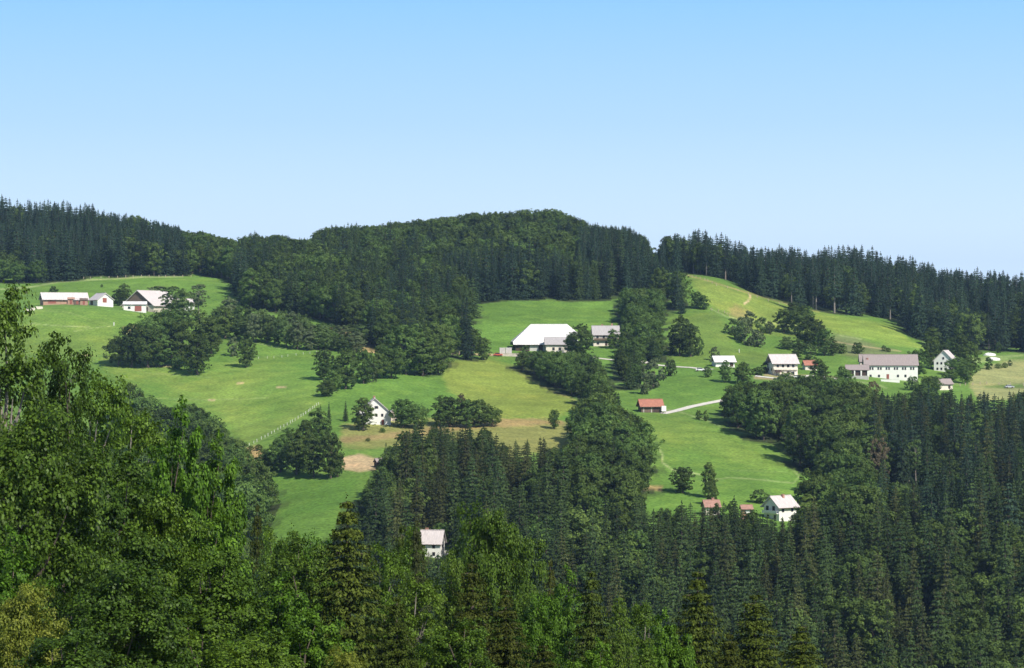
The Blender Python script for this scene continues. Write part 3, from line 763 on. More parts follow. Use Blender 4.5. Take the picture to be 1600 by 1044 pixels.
def house(name, label, cat, base, rot, L, Wd, wh, rh, wall=M_white, roof=M_roofg, oh=.6, hipl=0, hipr=0, gable=None, wins=(), chim=(), down=3.0, group=None, center=True, z=None, roofname='roof'):
    """base = ground point under the middle of the front; ridge along local X"""
    a = R(rot)
    loc = Vector(base)
    if center:
        # put the nearest corner side on the base point: centre lies half a depth behind
        dpt = abs(math.cos(a)) * Wd / 2 + abs(math.sin(a)) * L / 2
        k = (loc.y + dpt) / loc.y
        loc = Vector((loc.x * k, loc.y + dpt, loc.z))
    if z is not None: loc.z = z
    rt = root(name, loc, rot, label, cat, group)
    x, y = L/2, Wd/2
    # walls: box + gable triangles (walls under a hip stop at the eave)
    V = [(-x,-y,-down),(x,-y,-down),(x,y,-down),(-x,y,-down),(-x,-y,wh),(x,-y,wh),(x,y,wh),(-x,y,wh)]
    Fc = [(0,1,5,4),(2,3,7,6),(1,2,6,5),(3,0,4,7)]
    MBw = meshobj('wall', V, Fc, wall, rt)
    gm = gable or wall
    def gtri(sx, hip):
        if hip >= 1: return
        top = wh + rh * (1 - hip) - .05
        yy = y * hip
        xs = sx * (x - .02)
        v = [(xs,-y,wh),(xs,y,wh),(xs,yy,top),(xs,-yy,top),(xs-sx*.2,-y,wh),(xs-sx*.2,y,wh),(xs-sx*.2,yy,top),(xs-sx*.2,-yy,top)]
        meshobj('gable', v, [(0,1,2,3),(4,7,6,5),(0,3,7,4),(1,5,6,2),(2,6,7,3),(0,4,5,1)], gm, rt)
    gtri(-1, hipl); gtri(1, hipr)
    # roof
    sl = rh / y
    ye = y + oh; ze = wh - oh * sl; zr = wh + rh
    th = .22
    rb = MB()
    xl = -x - oh; xr = x + oh
    rl = xl + (ye * hipl) * (1 if hipl else 0); rr = xr - (ye * hipr)
    def side(s):
        # front s=-1, back s=+1 ; half hips cut the corners
        yl = s * ye * hipl; zl = zr - (zr - ze) * hipl
        yr = s * ye * hipr; zrr = zr - (zr - ze) * hipr
        poly = [(xl, s*ye, ze), (xr, s*ye, ze)]
        if 0 < hipr < 1: poly.append((xr, yr, zrr))
        poly.append((rr, 0, zr)); poly.append((rl, 0, zr))
        if 0 < hipl < 1: poly.append((xl, yl, zl))
        if s > 0: poly = poly[::-1]
        rb.slab([(p[0], p[1] - s*0.002, p[2] + th) for p in poly], th)
    side(-1); side(1)
    for sx, hp, xe, xi in ((-1, hipl, xl, rl), (1, hipr, xr, rr)):
        if hp > 0:
            zz = zr - (zr - ze) * hp
            poly = [(xe, ye*hp, zz), (xe, -ye*hp, zz), (xi, 0, zr)]
            if sx > 0: poly = poly[::-1]
            rb.slab([(p[0], p[1], p[2] + th + .003) for p in poly], th)
    ro = rb.build(roofname, roof, rt)
    # ridge cap and gutter board
    MB().box(rl, rr, -.18, .18, zr + th - .06, zr + th + .1).build('ridge_cap', roof, ro)
    MB().box(xl, xr, -ye - .12, -ye, ze + .02, ze + .2).build('gutter', M_frame, ro)
    for cxx, cyy, ch in chim:
        zc = zr - abs(cyy) * sl
        c = MB().box(cxx-.4, cxx+.4, cyy-.35, cyy+.35, zc-.4, zr+ch).box(cxx-.5, cxx+.5, cyy-.45, cyy+.45, zr+ch, zr+ch+.15).build('chimney', M_brick, ro)
    for wspec in wins:
        face, u, zc, w, h = wspec[:5]
        nm = wspec[5] if len(wspec) > 5 else 'window'
        mt = wspec[6] if len(wspec) > 6 else None
        opening(rt, face, u, zc, w, h, L, Wd, nm, mt, pane=(nm == 'window'))
    return rt
OCC = []     # keep scattered trees away from buildings: (x, y, radius)
def mpp(D): return D / F
def occ(o, r): OCC.append((o.location.x, o.location.y, r))

# --- left farm
g = 0.322
b = P(100, 0, 1352); 
h = house('long_shed', 'long low shed with pale roof and dark gable end, leftmost building of the hilltop farm', 'shed', P(100, 480, 1338), 22, 23, 8, 2.6, 3.2, M_orange, M_roofs, .7, gable=M_brownw, wins=(('f', -7, 1.3, 4, 1.8, 'door', M_reddoor), ('f', 2, 1.2, 3, 1.6, 'door', M_brownw)), z=float(ground(P(100,480,1342).x, 1342)))
occ(h, 15)
for i, (px, w, hh, lab) in enumerate(((111, 3.2, 2.6, 'orange boarded hut in front of the long pale-roofed shed'), (121, 3.4, 2.2, 'low brown boarded hut between the orange hut and the white stable'), (131, 3.6, 2.4, 'pinkish wooden hut touching the small white stable'))):
    h = house('wooden_hut', lab, 'hut', P(px, 480, 1326), 8, w, 3, hh, .7, (M_orange, M_wood, M_orange)[i], (M_orange, M_roofp, M_wood)[i], .25, wins=(('f', 0, hh * .45, 1.1, hh * .75, 'door', M_reddoor),), z=float(ground(P(px,480,1330).x, 1330)))
h = house('white_stable', 'small white stable with a red door in its gable, middle of the hilltop farm', 'stable', P(158, 480, 1330), -58, 11, 8.5, 3.2, 3.2, M_white, M_roofs, .6, wins=(('r', -.4, 2.9, 2.2, 2.4, 'door', M_reddoor), ('f', -2, 1.6, 3.4, 2.2, 'door', M_wood)), z=float(ground(P(158,480,1336).x, 1336)))
occ(h, 9)
h = house('gabled_barn', 'large barn with grey boarded gable and broad pale roof at the hilltop farm', 'barn', P(237, 482, 1326), 64, 25, 19, 3.2, 7.4, M_stone, M_roofs, .8, gable=M_wood, wins=(('l', 4.5, 1.2, 3.2, 2.2, 'door', M_brownw), ('l', 0, 1.6, 1.2, 1.0), ('f', 4, 1.2, 2, 1.6, 'door', M_brownw)), z=float(ground(P(237,482,1336).x, 1336)) - .6)
occ(h, 16)
h = house('white_annex', 'white lean-to annex with a red-brown door in front of the grey gabled barn', 'annex', P(211, 484, 1312), 6, 11, 5, 3.4, 1.2, M_white, M_roofw, .5, wins=(('f', 1.6, 1.3, 3.4, 2.7, 'door', M_reddoor), ('f', -2.8, 1.7, 1.3, 1.3)), z=float(ground(P(211,484,1316).x, 1316)))
occ(h, 8)
h = house('grey_roofed_cottage', 'small white cottage with grey roof at the right end of the hilltop farm', 'cottage', P(288, 484, 1340), 0, 9.5, 8, 3.6, 2.8, M_white, M_roofp, .6, wins=(('f', -2, 1.8, 1.2, 1.2), ('f', 2, 1.8, 1.2, 1.2)))
occ(h, 9)

# --- centre
h = house('white_roofed_barn', 'huge barn with bright white hipped roof above the central trees', 'barn', P(850, 549), 4, 28.5, 19, 4.0, 8.6, M_brownw, M_roofw, 1.2, hipl=.85, hipr=.4, wins=(('f', -5.5, 1.6, 4.2, 3.2, 'door', M_conc), ('f', .5, 1.6, 3.6, 3.2, 'door', M_conc)))
occ(h, 19)
bx = P(875, 551)
h = house('barn_annex', 'white annex with low grey roof against the front of the huge barn', 'annex', P(874, 552), 2, 13, 9, 4.2, 3.0, M_cream, M_roofg, .7, wins=(('f', -3, 2, 1.2, 1.4), ('f', 0, 2, 1.2, 1.4), ('f', 3, 2, 1.2, 1.4)))
h = house('balconied_farmhouse', 'white farmhouse with grey roof and brown balcony right of the huge barn', 'house', P(946, 541), 3, 12.2, 9, 5.6, 4.0, M_cream, M_roofg, .7, wins=(('f', -4.2, 4.4, 1.0, 1.3), ('f', -1.2, 4.4, 1.0, 1.3), ('f', 1.8, 4.4, 1.0, 1.3), ('f', 4.4, 4.4, 1.0, 1.3), ('f', -4.0, 1.3, 1.2, 1.2), ('f', 0, 1.2, 1.1, 2.0, 'door', M_brownw), ('f', 3.8, 1.3, 1.2, 1.2)), chim=((-1.5, .6, .7), (3.2, .8, 1.1)))
bal = MB().box(-6, 6, -5.7, -4.52, 2.7, 2.85).box(-6, 6, -5.75, -5.66, 2.85, 3.75)
for k in range(13): bal.box(-6 + k - .05 * (k > 0), -6 + k + .1, -5.68, -5.6, 2.8, 3.8)
bal.build('balcony', M_wood, h)
occ(h, 10)
# yard wall and white crates left of the barn
t = P(802, 557)
o = MB().box(-8.5, 8.5, -.3, .3, -2.5, 1.3).box(-8.7, 8.7, -.4, .4, 1.3, 1.45).build('yard_wall', M_stone); o.location = t; tag(o, 'low pale stone yard wall left of and below the huge barn', 'wall')
for i, (px, dz, lab) in enumerate(((785, 0, 'pale box-shaped crate by the yard wall, the farther one from the barn'), (795, 0, 'pale box-shaped crate next to the dark end of the huge barn'))):
    t = P(px, 553)
    rt = root('crate', t, 3, lab, 'crate', 'pale crates by the barn')
    MB().box(-1.35, 1.35, -1.2, 1.2, -.6, 2.7).build('body', M_roofp, rt)
    lid = MB().box(-1.42, 1.42, -1.27, 1.27, 2.7, 2.85); lid.build('lid', M_roofw, rt)
    fr = MB()
    for k in (-1.3, -.45, .45, 1.3): fr.box(k-.06, k+.06, -1.26, -1.2, 0, 2.7)
    fr.build('slats', M_conc, rt)

# --- right of centre
h = house('field_shed', 'small white shed with white roof beside the upper gravel road', 'shed', P(1130, 574), 12, 9.0, 6.5, 2.6, 2.3, M_white, M_roofw, .8, gable=M_wood, wins=(('f', 3.0, 1.3, 1.6, 2.2, 'door', M_brownw),))
occ(h, 8)
h = house('hillside_house', 'two-storey cream house with pale roof and brown boarded left gable', 'house', P(1222, 588), 13, 11.3, 9.5, 5.9, 3.6, M_cream, M_roofp, .9, gable=M_wood, wins=(('f', -3.6, 4.5, 1.1, 1.2), ('f', -1.2, 4.5, 1.1, 1.2), ('f', 1.2, 4.5, 1.1, 1.2), ('f', 3.6, 4.5, 1.1, 1.2), ('f', 1.2, 1.1, 1.3, 2.1, 'door', M_brownw), ('f', 3.4, 1.2, 1.6, 1.3), ('l', -2, 3, 1.1, 1.2), ('l', 2, 3, 1.1, 1.2)))
MB().box(-5.5, 5.5, -5.6, -4.75, 2.75, 2.9).box(-5.5, 5.5, -5.62, -5.55, 2.9, 3.7).build('balcony', M_cream, h)
pc = MB().slab([(-5.2, -7.4, 1.9), (-2.2, -7.4, 1.9), (-2.2, -4.76, 2.6), (-5.2, -4.76, 2.6)], .15)
for k in (-5.0, -2.4): pc.box(k-.1, k+.1, -7.2, -7.0, -1, 1.95)
pc.build('porch', M_brownw, h)
occ(h, 10)
h = house('red_roofed_hut', 'small hut with bright orange-red roof between the cream house and long farmhouse', 'hut', P(1265, 579), 8, 5.4, 5, 2.4, 1.9, M_cream, M_roofr, .5, wins=(('f', 0, 1.2, 1.2, 1.8, 'door', M_wood),))
occ(h, 5)
h = house('long_farmhouse', 'long white farmhouse with brownish-grey roof and a row of paired windows', 'house', P(1391, 593), -3, 24, 11, 6.5, 4.6, M_white, M_roofb, .5,
          wins=[('f', -9.6 + 3.7 * k + d, 4.9, .75, 1.25) for k in range(6) for d in (0, 1.15)] + [('f', u, 1.5, 1.0, 1.2) for u in (-9.4, -5.6, 3.0, 6.4)] + [('f', -1.6, 1.2, 1.2, 2.2, 'door', M_reddoor)], chim=((-10.6, -2.6, -1.5),))
occ(h, 17)
h = house('side_wing', 'lower brown-roofed wing joined to the left end of the long farmhouse', 'annex', P(1353, 583), -3, 6, 8, 5.2, 3.2, M_cream, M_roofb, .4)
h = house('open_porch_barn', 'low open-fronted barn with white posts left of the long farmhouse', 'barn', P(1339, 592), -3, 9.6, 7, 4.0, 2.0, M_brownw, M_roofb, .6)
ps = MB()
for k in (-4.5, -1.4, 1.6, 4.6): ps.box(k-.3, k+.3, -4.1, -3.56, -1.5, 3.8)
ps.build('post', M_white, h)
MB().box(-4.8, 4.8, -4.3, -4.12, -1.5, 1.3).build('parapet', M_grout, h)
occ(h, 8)
t = P(1391, 597)
o = MB().box(-4.2, 4.2, -.3, .3, -1.5, 1.1).box(-4.35, 4.35, -.42, .42, 1.1, 1.25).build('terrace_wall', M_white); o.location = t; tag(o, 'low white terrace wall in front of the long farmhouse', 'wall')
h = house('steep_gabled_house', 'tall white house with steep gable and small windows right of the long farmhouse', 'house', P(1478, 582), 68, 9.5, 9.4, 5.6, 4.6, M_white, M_roofp, .6,
          wins=[('l', u, zz, .9, 1.1) for u in (-3.0, -1.1, .8, 3.2) for zz in (1.6, 4.2)] + [('l', -.2, 6.6, .9, 1.1)] + [('f', u, 3.6, .9, 1.1) for u in (-2.5, 1.5)])
occ(h, 9)
h = house('tucked_shed', 'brown-roofed shed half hidden in trees below the steep gabled house', 'shed', P(1474, 610), 20, 6.5, 5, 2.8, 2.0, M_cream, M_roofb, .5, wins=(('f', 1.6, 1.4, 1.1, 1.5, 'door', M_brownw),))
occ(h, 6)
h = house('hay_hut', 'dark wooden hay hut with a rusty red roof beside the lower gravel road', 'hut', P(1016, 645), 12, 8.6, 5.2, 2.9, 2.3, M_wood, M_roofr, .8, gable=M_brownw, wins=(('f', 1.8, 1.0, 2.6, 1.7, 'door', M_brownw), ('f', -3.4, 1.3, .3, 2.6, 'post', M_conc), ('f', -.2, 1.3, .3, 2.6, 'post', M_conc)))
occ(h, 7)
t = P(1036, 645)
rt = root('trailer', t, 10, 'white box trailer parked at the right end of the red-roofed hay hut', 'trailer')
MB().box(-.95, .95, -1.6, 1.6, .55, 2.7).build('body', M_white, rt)
for sx in (-1, 1): MB().cyl(0, .38, sx * .98 - .1, sx * .98 + .1, .38, 12, 'x').build('wheel', M_frame, rt)
MB().box(-.06, .06, -2.7, -1.6, .5, .62).build('drawbar', M_conc, rt)

h = house('meadow_house', 'tall white house with steep roof and a round tree before its left half', 'house', P(585, 664), 95, 10, 12.2, 4.6, 5.4, M_white, M_roofp, .7,
          wins=[('l', -1.6 + k * 2.2, 3.6, .9, 1.1) for k in (0, 1, 2)] + [('l', 3.0, .9, 1.0, 2.0, 'door', M_reddoor), ('l', 0.6, 6.6, 1.4, 1.0)], chim=((-3.4, .2, .8),))
occ(h, 9)
h2 = house('shaded_lean_to', 'low lean-to with pale roof at the right side of the white meadow house', 'annex', P(613, 659), 95, 6, 3.4, 3.0, 1.2, M_stone, M_roofg, .4)
h = house('valley_cottage', 'white cottage with pale pink roof peeping out low between the near trees', 'cottage', P(675, 872), -10, 6.4, 6.5, 4.4, 3.4, M_white, M_roofp, .6, chim=((-1.6, .4, .6),),
          wins=[('f', u, 3.3, .9, 1.1) for u in (-1.8, 1.2)] + [('f', u, 1.1, .9, 1.1) for u in (-1.8, 1.2)] + [('r', 0, 3.2, .9, 1.1)])
occ(h, 8)
t = P(688, 866)
o = MB().box(-2.6, 2.6, -2.2, 2.2, -1.8, .15).box(-2.6, 2.6, 2.0, 2.2, .15, .9).build('terrace', M_conc); o.location = t; tag(o, 'pale stone terrace at the right side of the low valley cottage', 'terrace')
h = house('balcony_house', 'white house with pinkish roof, chimney and shaded balcony gable above the spruces', 'house', P(1219, 815), 38, 7.6, 7.0, 4.8, 2.9, M_white, M_roofp, .9, gable=M_white, chim=((.6, -.6, .5),),
          wins=[('l', u, 3.9, 1.2, 1.7) for u in (-1.9, 1.0)] + [('l', u, 1.3, 1.1, 1.2) for u in (-1.6, 1.6)] + [('f', u, 3.4, 1.0, 1.1) for u in (-2.1, 1.9)])
MB().box(-4.8, -3.82, -3.4, 3.4, 2.4, 2.55).box(-4.86, -4.77, -3.4, 3.4, 2.55, 3.35).build('balcony', M_white, h)
occ(h, 12); OCC.append((h.location.x + 13, h.location.y - 12, 10))
h = house('red_roofed_cottage', 'cottage with orange-red tiled roof and chimney hidden to its eaves by trees', 'cottage', P(1111, 806), 10, 4.6, 4.6, 2.8, 1.8, M_cream, M_roofm, .5, chim=((.6, 0, .7),))
occ(h, 6)
h = house('brick_shed', 'small red-roofed shed with white front between two houses above the spruces', 'shed', P(1166, 815), 6, 3.0, 3.4, 3.8, 1.0, M_orange, M_roofm, .5, wins=(('f', .1, 2.8, 1.4, 1.2, 'panel', M_white), ('f', 0, 1.1, 1.2, 2.0, 'door', M_reddoor)))
occ(h, 5)
h = house('field_hut', 'dark little wooden hut at the right end of the bare soil strip', 'hut', P(592, 731), 25, 2.4, 2.8, 1.9, 1.0, M_brownw, M_roofb, .35, wins=(('f', 0, .8, .9, 1.5, 'door', M_wood),))
occ(h, 4)

# --- cars and small things
def car(loc, rot, mat, label, name='car'):
    rt = root(name, loc, rot, label, 'car')
    b = MB(); b.slab([(-2.1,-.85,.95),(2.1,-.85,.85),(2.1,.85,.85),(-2.1,.85,.95)], .6)
    b.build('body', mat, rt)
    c = MB(); v0 = [(-1.5,-.78,.93),(1.1,-.78,.9),(1.1,.78,.9),(-1.5,.78,.93)]; v1 = [(-1.15,-.6,1.45),(.45,-.6,1.45),(.45,.6,1.45),(-1.15,.6,1.45)]
    c.v = v0 + v1; c.f = [(0,1,5,4),(1,2,6,5),(2,3,7,6),(3,0,4,7)]
    cb = c.build('cabin_glass', M_glass, rt)
    MB().box(-1.16, .46, -.61, .61, 1.44, 1.5).build('roof_panel', mat, rt)
    for x in (-1.35, 1.3):
        for y in (-.84, .84):
            MB().cyl(x, .33, y - .1, y + .1, .33, 12, 'y').build('wheel', M_frame, rt)
    return rt
paint_w = simple_mat('white_car_paint', (0.75, 0.75, 0.76), .3, .02, 1)
paint_r = simple_mat('red_car_paint', (0.55, 0.10, 0.05), .3, .03, 1)
paint_s = simple_mat('silver_car_paint', (0.55, 0.57, 0.60), .3, .03, 1, .4)
def gz(v, dz=.14): return Vector((v.x, v.y, v.z + dz))
car(gz(P(1094, 580.5)), 8, paint_w, 'white car stopped by the bend of the upper gravel road')
car(gz(P(778, 557)), 5, paint_r, 'red car parked at the left end of the stone yard wall')
car(gz(P(1246, 592)), 20, paint_w, 'white car on the pale yard right of the cream house')
car(gz(P(1577, 607)), 10, paint_s, 'small silver car on the track across the ochre field')
for px, py, rr, lab in ((1546, 556, 10, 'white sheeted heap on the slope, the upper of two above the ochre field'), (1552, 563, -5, 'white sheeted heap on the slope, the lower of two above the ochre field')):
    t = P(px, py)
    me = bpy.data.meshes.new('sheeted_heap')
    V = []; Fc = []
    n = 14
    for j in range(5):
        rr_ = (1, .96, .8, .5, .12)[j]; zz = (-.5, .5, .95, 1.25, 1.4)[j]
        for i in range(n):
            a = 2 * math.pi * i / n; k = 1 + .1 * math.sin(3 * a + j)
            V.append((3.4 * rr_ * k * math.cos(a), 1.6 * rr_ * k * math.sin(a), zz + .12 * math.sin(4 * a)))
    for j in range(4):
        for i in range(n): Fc.append((j*n+i, j*n+(i+1)%n, (j+1)*n+(i+1)%n, (j+1)*n+i))
    Fc.append(tuple(range(4*n, 5*n)))
    o = meshobj('sheeted_heap', V, Fc, M_roofw); o.location = t; o.rotation_euler = (0, 0, R(rr)); tag(o, lab, 'heap', 'white sheeted heaps above the ochre field')
for px, py, L_, lab in ((61, 483, 3.6, 'stack of pale planks against the dark gable of the long shed'), (51, 485, 2.2, 'middle small stack of pale planks left of the long shed'), (42, 487, 2.4, 'farthest left stack of pale planks by the track')):
    t = P(px, py); o = MB()
    for j in range(4):
        o.box(-L_/2 + .05*j, L_/2 - .03*j, -.9 + .04 * j, .9 - .05 * j, j * .33 - .1, j * .33 + .19)
        if j < 3:
            for q in (-.35, 0, .35): o.box(L_*q-.06, L_*q+.06, -.8, .8, j*.33+.19, j*.33+.23)
    o = o.build('plank_stack', M_cream); o.location = t; o.rotation_euler = (0, 0, R(15)); tag(o, lab, 'plank stack', 'plank stacks left of the long shed')
# fences
M_post = simple_mat('white_post', (0.60, 0.60, 0.52), .8, .1, 2)
M_wire = simple_mat('fence_tape', (0.3, 0.33, 0.2), .6, .1, 2)
M_tpost = simple_mat('wooden_post', (0.42, 0.34, 0.25), .9, .2, 2)
def fence(pts, n, label, hgt=1.3, wd=.16, mat=M_post):
    W3 = [P(*p) for p in pts]
    cum = [0]
    for a, b in zip(W3[:-1], W3[1:]): cum.append(cum[-1] + (b - a).length)
    S = []
    for k in range(n):
        s = cum[-1] * k / (n - 1) + (random.random() - .5) * cum[-1] / n * .35
        s = min(max(s, 0), cum[-1] - .01)
        i = max(j for j in range(len(cum) - 1) if cum[j] <= s)
        q = W3[i].lerp(W3[i+1], (s - cum[i]) / (cum[i+1] - cum[i]))
        q.z = float(ground(q.x, q.y)); S.append(q)
    rt = root('fence', S[0], 0, label, 'fence')
    for q in S:
        d = q - S[0]; hh = hgt * (.85 + .3 * random.random())
        MB().box(d.x-wd, d.x+wd, d.y-wd, d.y+wd, d.z-.3, d.z+hh).box(d.x-wd*.8, d.x+wd*.8, d.y-wd*.8, d.y+wd*.8, d.z+hh, d.z+hh+.08).build('post', mat, rt)
    wv = []
    for zz in (.55, 1.0):
        for a, b in zip(S[:-1], S[1:]):
            wv.append(tube_quads([np.array(a - S[0]) + (0, 0, zz), np.array(b - S[0]) + (0, 0, zz)], [.012, .012], 4))
    me = mesh_from_quads('fence_tape', np.concatenate(wv), [M_wire]); o = bpy.data.objects.new('fence_tape', me); COL.objects.link(o); o.parent = rt
fence([(384,700),(415,684),(450,664),(480,646),(498,632)], 26, 'white-posted pasture fence climbing to the small clump of trees', 1.0, .085)
fence([(404,561),(432,560),(462,556),(495,552)], 9, 'short white-posted fence below the pale hedgerow', .9, .07)
fence([(1100,484),(1130,488),(1140,494)], 6, 'few pale posts on the shoulder above the grey shrubs', 1.1, .15, M_tpost)
fence([(1070,432),(1120,447),(1170,461),(1235,479)], 16, 'wooden post fence along the foot of the right ridge wood', 1.2, .14, M_tpost)
fence([(130,436),(190,434),(250,433),(300,433)], 14, 'wooden post fence along the edge of the left ridge wood', 1.2, .14, M_tpost)
fence([(705,554),(735,556),(770,557)], 7, 'pale post fence along the farm track left of the barn', 1.3, .18, M_tpost)
fence([(1500,603),(1540,600),(1600,603)], 8, 'post fence along the track across the ochre field', 1.1, .14, M_tpost)
t = P(178, 509)
o = MB().box(-.25, .25, -.25, .25, -.3, 1.3).box(-.32, .32, -.32, .32, 1.3, 1.5).build('marker_post', M_post); o.location = t; tag(o, 'lone white marker post on the meadow below the hilltop farm', 'post')
t = P(1155, 551)
o = MB().box(-.16, .16, -.16, .16, -.3, 1.5).box(-.22, .22, -.22, .22, 1.5, 1.65).build('marker_post', M_post); o.location = t; tag(o, 'lone pale post on the bank above the field shed', 'post')

